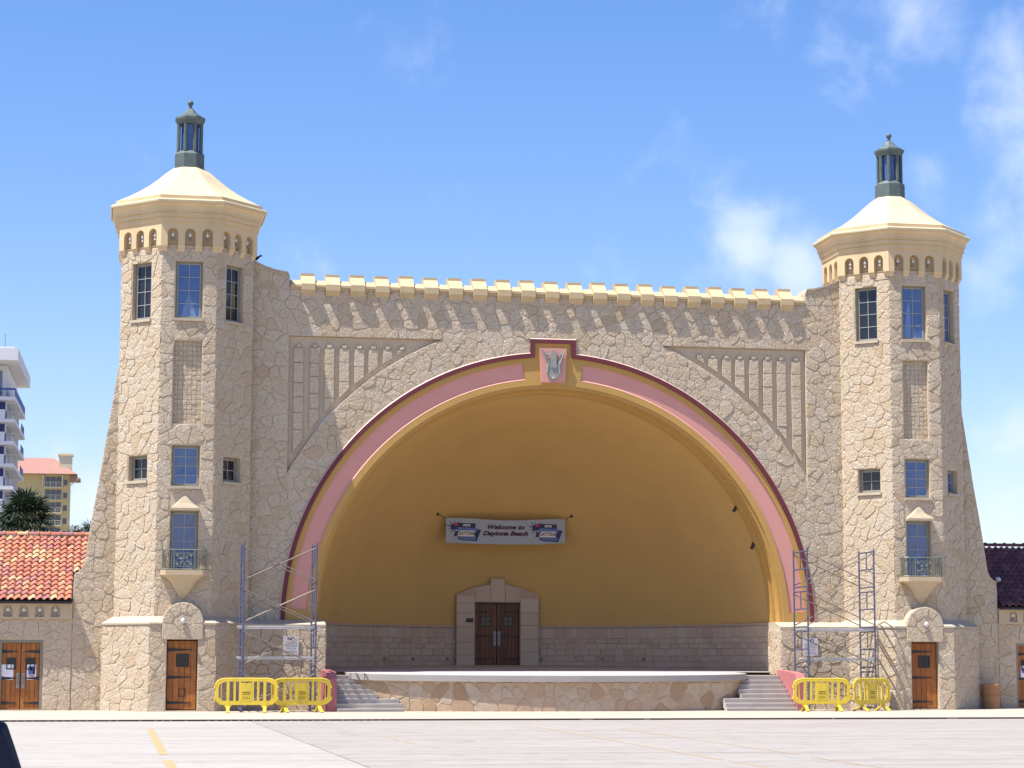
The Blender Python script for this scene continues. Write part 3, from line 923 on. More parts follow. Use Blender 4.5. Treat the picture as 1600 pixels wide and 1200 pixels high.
st.fill(cells((.1, bcum[-1] - .1, .01, 1.0), .40, rng, sx=1.15), TB, rng, gap=.010, h0=.012, h1=.03, tint=lambda r_: r_.random(), rough=.004)
st.finish()
# stairs, eight risers each side, each step a slab
for s in (-1, 1):
    sw = thing('stage_stairs', 'grey concrete stairs at the %s end of the stage%s' % (('left', ', striped by scaffold shadows') if s < 0 else ('right', ', in plain sun')), 'stairs', (s * 6.9, -2, 0), 'stairs at the ends of the stage')
    for i in range(8):
        y0 = -3.15 + .29 * i
        zt = .152 * (i + 1)
        xo = s * 7.78
        if i < 3: xi = SC + s * (5.45 + .04 * i)
        else: xi = SC + s * 6.2
        a, b = sorted((xo, xi))
        bx = M('step_concrete').box(a, b, y0, y0 + .29 if i < 7 else .4, 0 if i < 1 else .152 * i - .02, zt - .035).box(a, b, y0 - .018, y0 + .29 if i < 7 else .4, zt - .035, zt)
        bx.build('step', sw)
    ck = M('cheek_paint')
    prof_c = [(-.8, 0), (-.8, 1.40), (-1.0, 1.39), (-1.3, 1.38), (-2.3, 1.34), (-2.85, 1.28), (-3.0, 1.1), (-3.0, 0)]
    nn = len(prof_c)
    a, b = sorted((s * 7.79, s * 8.1))
    ck.add([(x, y, z) for x in (a, b) for y, z in prof_c], [tuple(range(nn)), tuple(range(2 * nn - 1, nn - 1, -1))] + [(i, (i + 1) % nn, nn + (i + 1) % nn, nn + i) for i in range(nn)])
    ck.build('cheek_wall', sw)

# ------------------------------------------------------------------ towers
AX, AY, AP = 12.765, .56, 2.2
ZP = 2.86
def octagon_face(ap, ang, cx):
    n = Vector((math.sin(ang), -math.cos(ang), 0))
    return frame(Vector((cx, AY, 0)) + n * ap, ang)
def window(parent, T, x0, x1, z0, z1, cols, rws, glass, deep=.17, sill=True, transom=None):
    fr = .072
    wf = M('window_frame').plate([rect(x0, x1, z0, z1), rect(x0 + fr, x1 - fr, z0 + fr, z1 - fr)], T, -deep - .05, -deep + .03)
    wo_ = wf.build('window', parent)
    w_, h_ = (x1 - x0 - 2 * fr) / cols, (z1 - z0 - 2 * fr) / rws
    mu = M('muntin'); t = .009
    mu.plate([rect(x0 + fr, x1 - fr, z0 + fr, z1 - fr), rect(x0 + fr + .022, x1 - fr - .022, z0 + fr + .022, z1 - fr - .022)], T, -deep - .02, -deep + .012)
    for i in range(1, cols): mu.box(x0 + fr + i * w_ - t, x0 + fr + i * w_ + t, z0 + fr + .022, z1 - fr - .022, -deep - .02, -deep + .01, T)
    for j in range(1, rws): mu.box(x0 + fr + .022, x1 - fr - .022, z0 + fr + j * h_ - t, z0 + fr + j * h_ + t, -deep - .021, -deep + .008, T)
    sub('muntins', mu, wo_)
    for i in range(cols):
        for j in range(rws):
            a = x0 + fr + i * w_ + .004; b = z0 + fr + j * h_ + .004
            k = rng.uniform(-.010, .010)
            m_ = M(glass).add([T(a, b, -deep - .014 + k), T(a + w_ - .008, b, -deep - .014 - k), T(a + w_ - .008, b + h_ - .008, -deep - .014), T(a, b + h_ - .008, -deep - .014 + k)], [(0, 1, 2, 3)])
            sub('pane', m_, wo_)
    if sill:
        sub('sill', M('cap_stone').box(x0 - .04, x1 + .04, z0 - .09, z0 + .004, -deep, .075, T), wo_)
    return wo_
lampm = M('lamp_white').sphere((0, 0, .06), .062, 8, 6, 1.15).lathe([(.03, .11), (.004, .2)], (0, 0, 0), 8)
lampm.mat('lamp_metal').lathe([(.05, -.13), (.06, -.11), (.03, -.02), (.03, 0)], (0, 0, 0), 8)
lamp_me = lampm.mesh('niche_lamp')
def niche_lamp(parent, P):
    o = link('niche_lamp', lamp_me, parent, local=True); o.location = Vector(P) - Vector(parent.location)

def tower(sg):
    cx = sg * AX + .01
    lab = ('stone octagonal tower with cream cap and green lantern, beside the sunlit orange tile roof' if sg < 0 else
           'stone octagonal tower with cream cap and green lantern, beside the shaded dark tile roof')
    tw = thing('stone_tower', lab, 'tower', (cx, AY, 0), 'stone towers flanking the arch')
    st = Stones(tw)
    rng = random.Random(60 + sg)
    hw = AP * math.tan(pi / 8)
    body = M('mortar')
    angs = [k * pi / 4 for k in range(-3, 5)]
    for ang in angs:
        T = octagon_face(AP, ang, cx)
        holes = []
        dg = round(math.degrees(ang))
        if dg == 0:
            holes = [(-.45, .45, 13.04, 14.98), (-.46, .46, 9.5, 12.28), (-.46, .46, 7.42, 8.78), (-.46, .46, 4.62, 6.6)]
        elif dg in (-45, 45):
            holes = [(-.43, .43, 13.04, 14.98), (-.43, .43, 7.62, 8.46)]
        body.plate([rect(-hw, hw, ZP, 15.5)] + [rect(a, b, c, d_) for a, b, c, d_ in holes], T, -.28, 0)
        if dg in (-90, -45, 0, 45, 90):
            ob_ = [rect_obst(a - .02, b + .02, c - (.1 if c != 9.5 else .02), d_ + .02) for a, b, c, d_ in holes]
            if dg == 0: ob_ += [rect_obst(-.52, .52, 6.58, 7.16), rect_obst(-.78, .78, 4.4, 4.66)]
            e_ = .012
            wgt = {0: 1, -45: .8 if sg < 0 else 1, 45: .6 if sg < 0 else .35, -90: .2 if sg > 0 else .02, 90: .02}[dg]
            st.fill(cells((-hw - e_, hw + e_, 3.06, 15.42), .325, rng, ob_, sx=1.1), T, rng, h0=.010, h1=.030, weight=wgt, tint=tint_mix)
        # openings
        if dg == 0:
            wn_ = window(tw, T, -.45, .45, 13.04, 14.98, 2, 4, 'glass_blue')
            if sg < 0:
                for k_ in (-1, 1):
                    sub('curtain', M('curtain').add([T(k_ * .03, 13.13, -.176), T(k_ * .25, 13.13, -.176), T(k_ * .14, 13.50, -.176), T(k_ * .035, 13.85, -.176), T(k_ * .025, 13.5, -.176)], [(0, 1, 2, 3, 4)]), wn_)
            else:
                sub('curtain', M('curtain').add([T(-.33, 13.13, -.176), T(-.1, 13.13, -.176), T(-.06, 13.6, -.176), T(-.09, 14.2, -.176), T(-.13, 14.45, -.176), T(-.21, 14.2, -.176), T(-.28, 13.7, -.176)], [(0, 1, 2, 3, 4, 5, 6)]), wn_)
                sub('curtain', M('curtain').add([T(.02, 13.13, -.176), T(.12, 13.13, -.176), T(.07, 13.55, -.176)], [(0, 1, 2)]), wn_)
            window(tw, T, -.46, .46, 7.42, 8.78, 2, 4, 'glass_blue')
            window(tw, T, -.46, .46, 4.62, 6.6, 2, 4, 'glass_blue', deep=.2, sill=False)
            # blind panel of small square stones
            bp = M('mortar').box(-.47, .47, 9.49, 12.29, -.2, -.13, T).build('blind_panel', tw)
            V, F_, A = [], [], []
            nr = 17
            for i in range(6):
                for j in range(nr):
                    a = -.46 + .92 / 6 * i; b = 9.5 + 2.78 / nr * j
                    g_ = stone_geo(rect(a, a + .92 / 6, b, b + 2.78 / nr), lambda p, q, c: T(p, q, c - .13), rng, .002, .010, .024, round_=.0, bev=.007, rough=.003)
                    k_ = len(V); V += g_[0]; F_ += [tuple(t + k_ for t in q) for q in g_[1]]; A += [rng.uniform(.1, .9)] * len(g_[0])
            me = bpy.data.meshes.new('small_square_stones'); me.from_pydata(V, [], F_); me.materials.append(MATS['stone'])
            at = me.attributes.new('tint', 'FLOAT', 'POINT'); at.data.foreach_set('value', A)
            o = bpy.data.objects.new('small_square_stones', me); col.objects.link(o); o.parent = bp; o['kind'] = 'stuff'
            # pyramid hood over the balcony door
            hd = M('hood_stone')
            hd.add([T(-.48, 6.60, 0), T(.48, 6.60, 0), T(-.48, 6.60, .30), T(.48, 6.60, .30), T(-.48, 6.68, .30), T(.48, 6.68, .30), T(0, 7.14, .02), T(-.48, 6.68, 0), T(.48, 6.68, 0), T(-.2, 6.86, .16), T(.2, 6.86, .16)],
                   [(0, 1, 3, 2), (2, 3, 5, 4), (4, 5, 10, 9), (9, 10, 6), (4, 9, 6, 7), (5, 8, 6, 10), (0, 2, 4, 7), (1, 8, 5, 3)])
            hd.build('door_hood', tw)
            # balcony
            bl = M('corbel_stone').plate([[(-.76, 0), (.76, 0), (.76, .38), (.6, .52), (-.6, .52), (-.76, .38)]], lambda a, b, c: T(a, c, b), 4.47, 4.63)
            balc = bl.build('balcony', tw)
            cb = M('corbel_stone')
            lv = [(.72, .48, 4.47), (.55, .42, 4.385), (.42, .34, 4.25), (.31, .26, 4.09), (.22, .18, 3.93), (.13, .11, 3.80), (.03, .04, 3.67)]
            V = []
            for hx, dp, z in lv:
                V += [T(-hx, z, 0), T(-hx, z, dp * .75), T(-hx * .75, z, dp), T(hx * .75, z, dp), T(hx, z, dp * .75), T(hx, z, 0)]
            cb.add(V, [(6 * i + j, 6 * i + j + 1, 6 * i + 7 + j, 6 * i + 6 + j) for i in range(len(lv) - 1) for j in range(5)] + [(36, 37, 38, 39, 40, 41)])
            sub('corbel', cb, balc)
            ra = M('bronze_rail')
            path = [(-.70, .02), (-.70, .36), (-.56, .47), (.56, .47), (.70, .36), (.70, .02)]
            for a, b in zip(path[:-1], path[1:]):
                for z in (4.66, 5.30): ra.tube(T(a[0], z, a[1]), T(b[0], z, b[1]), .018, 6)
            def bar(x, y): ra.tube(T(x, 4.63, y), T(x, 5.3, y), .013, 5)
            for y in (.06, .15, .24, .33): bar(-.70, y); bar(.70, y)
            for i in range(4): bar(-.68 + .10 * i * .9, .36 + .03 * i); bar(.68 - .09 * i, .36 + .03 * i)
            for x in (-.33, .33): ra.box(x - .02, x + .02, 4.63, 5.3, .45, .49, T)
            ra.box(-.33, .33, 5.16, 5.19, .46, .48, T).box(-.33, .33, 4.74, 4.77, .46, .48, T)
            for k_ in range(6):
                t_ = k_ * pi / 3 + .3
                p = T(.0 + .07 * math.cos(t_), 4.96 + .07 * math.sin(t_), .47)
                q = T(.0 + .17 * math.cos(t_ + .5), 4.96 + .17 * math.sin(t_ + .5), .47)
                ra.tube(p, q, .03, 5)
            for sx_ in (-1, 1):
                for zz in (4.82, 5.1): ra.sphere(T(sx_ * .22, zz, .47), .05, 6, 4)
            sub('railing', ra, balc)
        elif dg in (-45, 45):
            gl = 'glass_dark' if dg < 0 else ('glass_dark' if sg < 0 else 'glass_blue')  # glass colour per face stands for what that face reflects
            window(tw, T, -.43, .43, 13.04, 14.98, 2, 4, gl)
            window(tw, T, -.43, .43, 7.62, 8.46, 2, 2, gl, deep=.2)
    body.build('tower_wall', tw)
    # pedestal
    PA = 2.57
    pw = PA * math.tan(pi / 8)
    pb = M('mortar')
    for ang in angs:
        T = octagon_face(PA, ang, cx); dg = round(math.degrees(ang))
        if dg == 0: pb.plate([[(-pw, 0), (-.5, 0), (-.5, 2.37), (.5, 2.37), (.5, 0), (pw, 0), (pw, ZP), (-pw, ZP)]], T, -.36, 0)
        else: pb.plate([rect(-pw, pw, 0, ZP)], T, -.36, 0)
        if dg in (-90, -45, 0, 45, 90):
            ob_ = []
            if dg == 0: ob_ = [rect_obst(-.51, .51, -.1, 2.38), rect_obst(-.68, .68, 2.36, 3.0)]
            wgt = {0: 1, -45: .8, 45: .6 if sg < 0 else .35, -90: .4 if sg > 0 else .02, 90: .02}[dg]
            st.fill(cells((-pw - .012, pw + .012, .0, ZP), .37, rng, ob_), T, rng, h0=.010, h1=.030, weight=wgt, tint=tint_mix)
    pb.build('pedestal', tw)
    cpd = M('cap_stone').lathe([(PA - .1, ZP), (PA + .05, ZP), (PA + .05, ZP + .06), (AP + .03, ZP + .27), (AP - .2, ZP + .27)], (cx, AY, 0), 8, .5, True, closed=False)
    cpd.build('pedestal_cap', tw)
    # arched stone hood with a lamp over the door
    T = octagon_face(PA, 0, cx)
    md = M('mortar').plate([[(-.67, 2.37), (.67, 2.37), (.67, 2.92)] + arc(0, 2.92, .67, 0, pi, 18)[1:]], T, -.45, .045)
    hood_ = md.build('arched_hood', tw)
    rr = random.Random(9)
    for a0, a1 in ((0, .72), (.72, 1.3), (1.3, 1.72), (1.72, 2.45), (2.45, pi)):
        pol = arc(0, 2.92, .66, a0, a1, 3) + arc(0, 2.90, .27 + .1 * rr.random(), a1, a0, 2)
        g_ = stone_geo(pol, lambda p, q, c: T(p, q, c + .045), rr, .004, .012, .028, round_=.1, bev=.014, rough=.004)
        me = bpy.data.meshes.new('voussoir'); me.from_pydata(g_[0], [], g_[1]); me.materials.append(MATS['stone'])
        at = me.attributes.new('tint', 'FLOAT', 'POINT'); at.data.foreach_set('value', [rr.uniform(.3, .9)] * len(g_[0]))
        o = bpy.data.objects.new('voussoir', me); col.objects.link(o); o.parent = hood_
    for pol in ([(-.66, 2.38), (-.02, 2.38), (-.10, 2.62), (-.3, 2.86), (-.66, 2.9)], [(0, 2.38), (.66, 2.38), (.66, 2.9), (.3, 2.86), (-.07, 2.63)], [(-.28, 2.88), (-.08, 2.66), (.28, 2.88), (.2, 3.1), (0, 3.18), (-.2, 3.1)]):
        g_ = stone_geo(pol, lambda p, q, c: T(p, q, c + .045), rr, .004, .012, .03, round_=.1, bev=.014, rough=.006)
        me = bpy.data.meshes.new('voussoir'); me.from_pydata(g_[0], [], g_[1]); me.materials.append(MATS['stone'])
        at = me.attributes.new('tint', 'FLOAT', 'POINT'); at.data.foreach_set('value', [rr.uniform(.4, .9)] * len(g_[0]))
        o = bpy.data.objects.new('voussoir', me); col.objects.link(o); o.parent = hood_
    wl_ = M('lamp_white').sphere(T(0, 2.98, .17), .075, 10, 7, 1.3).mat('lamp_metal').box(-.06, .06, 2.84, 3.1, .09, .13, T)
    wl_.build('wall_lamp', tw)
    # wooden door
    plank_door(tw, shift(T, .0, 0, -.2), .94, .10, 2.33, 'door_wood', hinge=-1, win=(.02, .62, .42, .42), nplank=5, hatch=(sg < 0))
    M('cap_stone').box(-.5, .5, .0, .075, -.36, .06, T).build('door_step', tw)
    # cornice: comb of corbels with niches, mouldings, roof
    CA = 2.33
    cw_ = CA * math.tan(pi / 8)
    band_ = M('cream_paint')
    cen = [-.575, 0, .575]; nh = .175
    for ang in angs:
        T = octagon_face(CA, ang, cx)
        lpn = [(-cw_, 15.52)]
        for c in cen:
            lpn += [(c - nh, 15.52), (c - nh, 15.90)] + [(c + nh * math.cos(t), 15.90 + nh * math.sin(t)) for t in [pi - pi * i / 8 for i in range(1, 8)]] + [(c + nh, 15.90), (c + nh, 15.52)]
        lpn += [(cw_, 15.52), (cw_, 16.30), (-cw_, 16.30)]
        band_.plate([lpn], T, -.24, 0)
        ed = [-cw_] + [v for c in cen for v in (c - nh, c + nh)] + [cw_]
        for a, b in zip(ed[::2], ed[1::2]):
            a2, b2 = (a if a != -cw_ else a + .03), (b if b != cw_ else b - .03)
            band_.add([T(a, 15.52, 0), T(b, 15.52, 0), T(b, 15.47, 0), T(a, 15.47, 0), T(a2, 15.43, -.05), T(b2, 15.43, -.05), T(a2, 15.36, -.06), T(b2, 15.36, -.06), T(a2, 15.30, -.12), T(b2, 15.30, -.12), T(a, 15.52, -.2), T(b, 15.52, -.2), T(a2, 15.3, -.2), T(b2, 15.3, -.2)],
                      [(0, 1, 2, 3), (3, 2, 5, 4), (4, 5, 7, 6), (6, 7, 9, 8), (8, 9, 13, 12), (0, 3, 4, 6, 8, 12, 10), (1, 11, 13, 9, 7, 5, 2)])
        if round(math.degrees(ang)) in (-90, -45, 0, 45, 90):
            for c in cen: niche_lamp(tw, T(c, 15.80, -.13))
    band_.lathe([(AP - .05, 15.49), (AP + .025, 15.49), (AP + .025, 15.5), (AP - .10, 15.5), (AP - .10, 16.15)], (cx, AY, 0), 8, .5, True, closed=False)
    band_.build('corbel_band', tw)
    cn = M('cream_paint').lathe([(2.2, 16.28), (2.37, 16.28), (2.37, 16.43), (2.35, 16.435), (2.43, 16.45), (2.43, 16.59), (2.41, 16.595), (2.475, 16.61), (2.475, 16.69), (2.51, 16.80), (2.57, 16.87), (2.585, 16.90)], (cx, AY, 0), 8, .5, True, closed=False)
    cn.mat('roof_paint').lathe([(2.60, 16.90), (2.635, 16.93), (2.64, 16.98), (2.60, 17.03), (2.48, 17.045)], (cx, AY, 0), 8, .5, True, closed=False)
    cn.mat('cream_paint').lathe([(2.48, 17.045), (2.48, 17.17), (2.44, 17.18)], (cx, AY, 0), 8, .5, True, closed=False)
    cn.build('cornice', tw)
    M('roof_paint').lathe([(2.44, 17.18), (2.30, 17.25), (1.98, 17.43), (1.66, 17.63), (1.36, 17.85), (1.08, 18.09), (.86, 18.30), (.68, 18.46), (.54, 18.57), (.3, 18.62)], (cx, AY, 0), 8, .5, True, closed=False).build('tower_roof', tw)
    # lantern
    ln = M('copper').lathe([(.50, 18.5), (.50, 19.08), (.41, 19.18), (.38, 19.2), (.1, 19.2)], (cx, AY, 0), 8, .5, True).build('lantern', tw)
    for k_ in range(8):
        t = 2 * pi * (k_ + .5) / 8; rr_ = .385 / math.cos(pi / 8)
        P = Vector((cx + rr_ * math.cos(t), AY + rr_ * math.sin(t), 0))
        sub('column', M('copper').tube(P + Vector((0, 0, 19.18)), P + Vector((0, 0, 20.2)), .062, 6), ln)
    sub('lantern_core', M('glass_blue').lathe([(.30, 19.18), (.30, 20.2)], (cx, AY, 0), 8, .5, True), ln)
    sub('lantern_cap', M('copper').lathe([(.41, 20.16), (.45, 20.2), (.47, 20.28), (.51, 20.32), (.51, 20.39), (.42, 20.42), (.40, 20.46), (.25, 20.56), (.12, 20.72), (.06, 20.76)], (cx, AY, 0), 8, .5, True), ln)
    sub('finial', M('copper').lathe([(.05, 20.74), (.075, 20.79), (.045, 20.83), (.05, 20.86)], (cx, AY, 0), 10).sphere((cx, AY, 20.95), .105, 12, 8), ln, True)
    # battered buttress on the outer side
    bp_ = [(12.9, 0), (12.9, 12.75), (14.83, 12.62), (14.92, 12.2), (15.06, 11.2), (15.28, 9.7), (15.52, 8.0), (15.72, 6.8), (15.88, 5.7), (15.98, 4.95), (16.08, 4.72), (16.22, 4.60), (16.30, 4.45), (16.32, 4.2), (16.32, 0)]
    lo = [(sg * x, z) for x, z in bp_]
    M('mortar').plate([lo], F0, -1.2, 0.0).build('buttress', tw)
    cv = []
    for (ax, az), (bx, bz) in zip(bp_[2:9], bp_[3:10]):
        dx, dz = bx - ax, bz - az; l = math.hypot(dx, dz)
        nx, nz = -dz / l, dx / l
        if nx < 0: nx, nz = -nx, -nz
        cv.append((sg * nx, nz, nx * ax + nz * az))
    mb_ = plane_obst([lambda x, y: (max(0, 16.0 - sg * x) - 0.0, (sg, 0, 16.0))])
    cvx = []
    bb_ = (-16.31, -14.3, .01, 4.6) if sg < 0 else (14.3, 16.31, .01, 4.6)
    st.fill(cells(bb_, .37, rng, [], ()), F0, rng, h0=.010, h1=.030, weight=1, tint=tint_mix)
    # above the shoulder: horizontal lifts follow the curved edge
    zz = 4.6
    segs = list(zip(bp_[2:11], bp_[3:12]))
    def edge_x(z):
        for (ax, az), (bx, bz) in segs:
            if bz <= z <= az: return ax + (bx - ax) * (az - z) / (az - bz)
        return 14.9
    def ob_edge(x, y):
        if not (4.5 < y < 12.7): return (0, 1, 99)
        ex = edge_x(min(max(y, 4.62), 12.6)); e2 = edge_x(min(max(y + .05, 4.62), 12.6))
        sl = (e2 - ex) / .05
        if sg * x >= ex: return 'in'
        l = math.hypot(1, sl)
        return (sg / l, -sl / l, (ex - sl * y) / l)
    bb_ = (-16.3, -14.3, 4.6, 12.65) if sg < 0 else (14.3, 16.3, 4.6, 12.65)
    st.fill(cells(bb_, .36, rng, [ob_edge]), F0, rng, h0=.010, h1=.030, weight=.9, tint=tint_mix)
    st.finish()
    return tw
rng = random.Random(3)
TL = tower(-1)
TR = tower(1)

# ------------------------------------------------------------------ side wings with tiled roofs
def tile_mesh(mname, ln=.40, wd=.235):
    """an S-shaped clay tile: u across, v up the slope"""
    prof = [(-.13, .015), (-.10, -.004), (-.05, .0), (-.02, .03), (.02, .066), (.06, .076), (.10, .055), (.128, .02)]
    b = M(mname)
    n = len(prof)
    V = []
    for v, dz in ((0, .035), (ln, 0)):
        for p in prof: V.append((p[0] * wd / .235, v, p[1] + dz))
        for p in prof: V.append((p[0] * wd / .235, v, p[1] + dz - .016))
    F_ = [(i, i + 1, 2 * n + i + 1, 2 * n + i) for i in range(n - 1)] + [(i, i + 1, n + i + 1, n + i) for i in range(n - 1)]
    b.add(V, F_)
    me = b.mesh('roof_tile')
    me.polygons.foreach_set('use_smooth', [i < n - 1 for i in range(len(me.polygons))])
    return me
def wing(sg):
    lab = ('low stone wing with orange clay tile roof and wooden doors left of both towers' if sg < 0 else 'low stone wing with tile roof in shade-darkened maroon at the right edge')
    x_in, x_out = 16.33, 20.85
    wg = thing('side_wing', lab, 'building', (sg * 18.5, 3, 0), 'low tiled side wings')
    rng = random.Random(80 + sg)
    X = lambda a: sg * a
    a, b = sorted((X(x_in), X(x_out)))
    d0, d1 = (17.25, 18.68) if sg < 0 else (16.98, 18.4)
    db, da = sorted((X(d0), X(d1)))
    M('mortar').plate([rect(a, b, 0, 3.62) if False else [(a, 0), (db, 0), (db, 2.36), (da, 2.36), (da, 0), (b, 0), (b, 3.62), (a, 3.62)]], F0, -.35, 0).build('wall', wg)
    bw_ = M('mortar'); bw_.box(a, b, 8.0, 8.35, 0, 3.6); bw_.box(*sorted((X(x_out - .3), X(x_out))), .36, 8.0, 0, 3.6); bw_.build('rear_wall', wg)
    st = Stones(wg)
    ob_ = [rect_obst(min(X(d0), X(d1)) - .02, max(X(d0), X(d1)) + .02, -1, 2.38)]
    rg = (-20.85, -16.33, .01, 3.03) if sg < 0 else (16.33, 20.85, .01, 3.03)
    st.fill(cells(rg, .42, rng, ob_), F0, rng, h0=.010, h1=.030, tint=tint_mix)
    st.finish()
    # frieze with arched niches
    fz = M('corbel_stone')
    n0, n1 = sorted((X(16.34), X(x_out)))
    lpn = []; cs = []
    x = 16.88
    while x < 20.5: cs.append(X(x)); x += .515
    cs = sorted(cs)
    lpn = [(n0, 3.05)]
    holes = []
    for c in cs:
        holes.append([(c - .15, 3.12), (c + .15, 3.12), (c + .15, 3.36)] + [(c + .15 * math.cos(t), 3.36 + .15 * math.sin(t)) for t in [pi * i / 8 for i in range(1, 8)]] + [(c - .15, 3.36)])
    fz.plate([rect(n0, n1, 3.05, 3.6)] + holes, F0, 0.002, .09)
    fz.build('frieze', wg)
    for c in cs: niche_lamp(wg, F0(c, 3.30, .04))
    # double door
    cxd = X((d0 + d1) / 2)
    M('window_frame').plate([[(cxd - .71, 0.01), (cxd - .62, .01), (cxd - .62, 2.27), (cxd + .62, 2.27), (cxd + .62, .01), (cxd + .71, .01), (cxd + .71, 2.355), (cxd - .71, 2.355)]], F0, -.3, -.03).build('door_frame', wg)
    for s in (-1, 1):
        plank_door(wg, shift(F0, cxd + s * .31, 0, -.12), .60, .07, 2.26, 'door_wood', hinge=s, win=(.0, .60, .32, .38), nplank=4, handle=-s * .22)
    M('cap_stone').box(cxd - .75, cxd + .75, -.1, .35, 0, .07).build('door_step', wg)
    # roof: tiles on battens
    zE, yE, zR, yR = 3.66, -.34, 6.02, 4.0
    sl = math.hypot(yR - yE, zR - zE); an = math.atan2(zR - zE, yR - yE)
    xl0, xl1 = sorted((X(16.36), X(x_out)))
    rf = M('iron')
    rf.add([(xl0, yE + .04, zE - .03), (xl1, yE + .04, zE - .03), (xl1, yR, zR - .03), (xl0, yR, zR - .03), (xl1, 8.5, zE - .03), (xl0, 8.5, zE - .03), (xl0, yE + .04, zE - .1), (xl1, yE + .04, zE - .1), (xl1, 8.5, zE - .1), (xl0, 8.5, zE - .1)],
           [(0, 1, 2, 3), (3, 2, 4, 5), (0, 1, 7, 6), (6, 7, 8, 9), (1, 2, 4, 8, 7), (0, 3, 5, 9, 6)])
    x2 = sorted((X(15.0), X(16.36)))
    rf.add([(x2[0], 1.25, zE - .03 + (1.21 - yE) * math.tan(an)), (x2[1], 1.25, zE - .03 + (1.21 - yE) * math.tan(an)), (x2[1], yR, zR - .03), (x2[0], yR, zR - .03), (x2[0], 8.5, zE), (x2[1], 8.5, zE)], [(0, 1, 2, 3), (3, 2, 5, 4)])
    rfo = rf.build('roof', wg)
    tm = tile_mesh('terracotta' if sg < 0 else 'shaded_tile')
    ex = .345; cwid = .235
    rows = int(sl / ex)
    far = 20.8
    ncol = int((far - 16.36) / cwid) + 1
    cnt = 0
    tl = []
    for j in range(rows):
        v = j * ex
        y = yE + v * math.cos(an)
        extra = 0 if y < 1.25 else 3
        for i in range(-extra, ncol):
            xx = X(16.36 + cwid * (i + .55))
            tl.append((xx, y, zE + v * math.sin(an)))
    far_tiles = []
    for q, (xx, y, z) in enumerate(tl):
        if q >= 300: break
        o = bpy.data.objects.new('roof_tile', tm); col.objects.link(o); o.parent = wg
        o.location = Vector((xx + rng.uniform(-.008, .008), y, z + rng.uniform(0, .008))) - Vector(wg.location)
        o.rotation_euler = (an - .04, 0, rng.uniform(-.02, .02))
    # ridge of half-round tiles with collars
    rb = M('terracotta' if sg < 0 else 'shaded_tile')
    hr = [(.11 * math.cos(pi * i / 6), .11 * math.sin(pi * i / 6)) for i in range(7)]
    V = []
    for xx, k_ in ((0, 1), (.33, 1), (.33, 1.28), (.40, 1.28)):
        V += [(xx, p[0] * k_, p[1] * k_ + .02) for p in hr]
    rb.add(V, [(7 * a_ + i, 7 * a_ + i + 1, 7 * a_ + 8 + i, 7 * a_ + 7 + i) for a_ in range(3) for i in range(6)] + [tuple(range(21, 28))])
    rme = rb.mesh('ridge_tile')
    x = 15.3
    while x < 20.6:
        o = bpy.data.objects.new('ridge_tile', rme); col.objects.link(o); o.parent = wg
        o.location = Vector((X(x) - (.40 if sg > 0 else 0), yR, zR + .02)) - Vector(wg.location)
        x += .385
    return wg
WL = wing(-1)
WR = wing(1)
vent = M('terracotta').lathe([(.045, 0), (.045, .22), (.075, .22), (.075, .27)], (0, 0, 0), 8)
o = vent.build('roof_vent', WL, local=True); o.location = Vector((-16.62, 3.3, 5.72)) - Vector(WL.location)
tag(M('lamp_white').sphere((16.95, 1.35, 4.68), .11, 8, 6).box(16.9, 17.0, 1.30, 1.40, 4.55, 4.66).build('roof_lamp', WR))
# posters on the left wing doors
def poster(label, T, x0, x1, z0, z1, art):
    p = thing('poster', label, 'poster', T((x0 + x1) / 2, z0, 0))
    M('paper').box(x0, x1, z0, z1, .0, .004, T).build('sheet', p)
    for mname, lp_ in art:
        M(mname).plate([lp_], T, .004, .006).build('print', p)
FP = frame((0, .115, 0))
poster('printed poster with blue and dark picture on the right leaf of the wing doors', FP, -17.76, -17.46, 1.05, 1.55,
       [('print_blue', rect(-17.72, -17.5, 1.22, 1.50)), ('print_black', [(-17.70, 1.38), (-17.60, 1.34), (-17.56, 1.44), (-17.66, 1.48)]), ('print_red', rect(-17.70, -17.52, 1.16, 1.20)), ('print_teal', rect(-17.56, -17.50, 1.24, 1.42))])
poster('plain white notice taped to the left leaf of the orange wing doors', FP, -18.62, -18.2, 1.05, 1.55, [('print_grey', rect(-18.5, -18.3, 1.30, 1.31)), ('print_grey', rect(-18.5, -18.34, 1.24, 1.25))])
poster('pale blue notice on the wooden door right of the brown trash can', FP, 17.2, 17.46, 1.1, 1.55, [('print_blue', rect(17.24, 17.42, 1.3, 1.5))])

# ------------------------------------------------------------------ banner
YB = 8.65
FB = frame((-.09, YB, 6.68))
bn = thing('banner', 'grey welcome banner with two blue logos, hung on ropes inside the ochre shell', 'banner', (-.09, YB, 6.2))
b = M('banner_cloth')
n = 30
W2, H2 = 2.34, .48
def ztop(t): return H2 - .05 * math.sin(pi * t) + .02 * math.sin(9 * t)
def zbot(t): return -H2 - .03 * math.sin(pi * t) + (.05 if t > .8 else 0) * (t - .8) * 5
V = []
for i in range(n + 1):
    t = i / n; x = -W2 + 2 * W2 * t
    wv = .004 * math.sin(13 * t)
    V += [FB(x, zbot(t), wv - .012), FB(x, ztop(t), wv - .012), FB(x, zbot(t), wv - .016), FB(x, ztop(t), wv - .016)]
b.add(V, [(4 * i + p, 4 * i + q, 4 * i + 4 + q, 4 * i + 4 + p) for i in range(n) for p, q in ((0, 1), (2, 3), (0, 2), (1, 3))])
b.build('cloth', bn)
def TBn(dx, dv=0.0):
    def T(a, b_, c):
        t = (a + dx + W2) / (2 * W2)
        return FB(a + dx, b_ + dv, c + .004 * math.sin(13 * t) - .008)
    return T
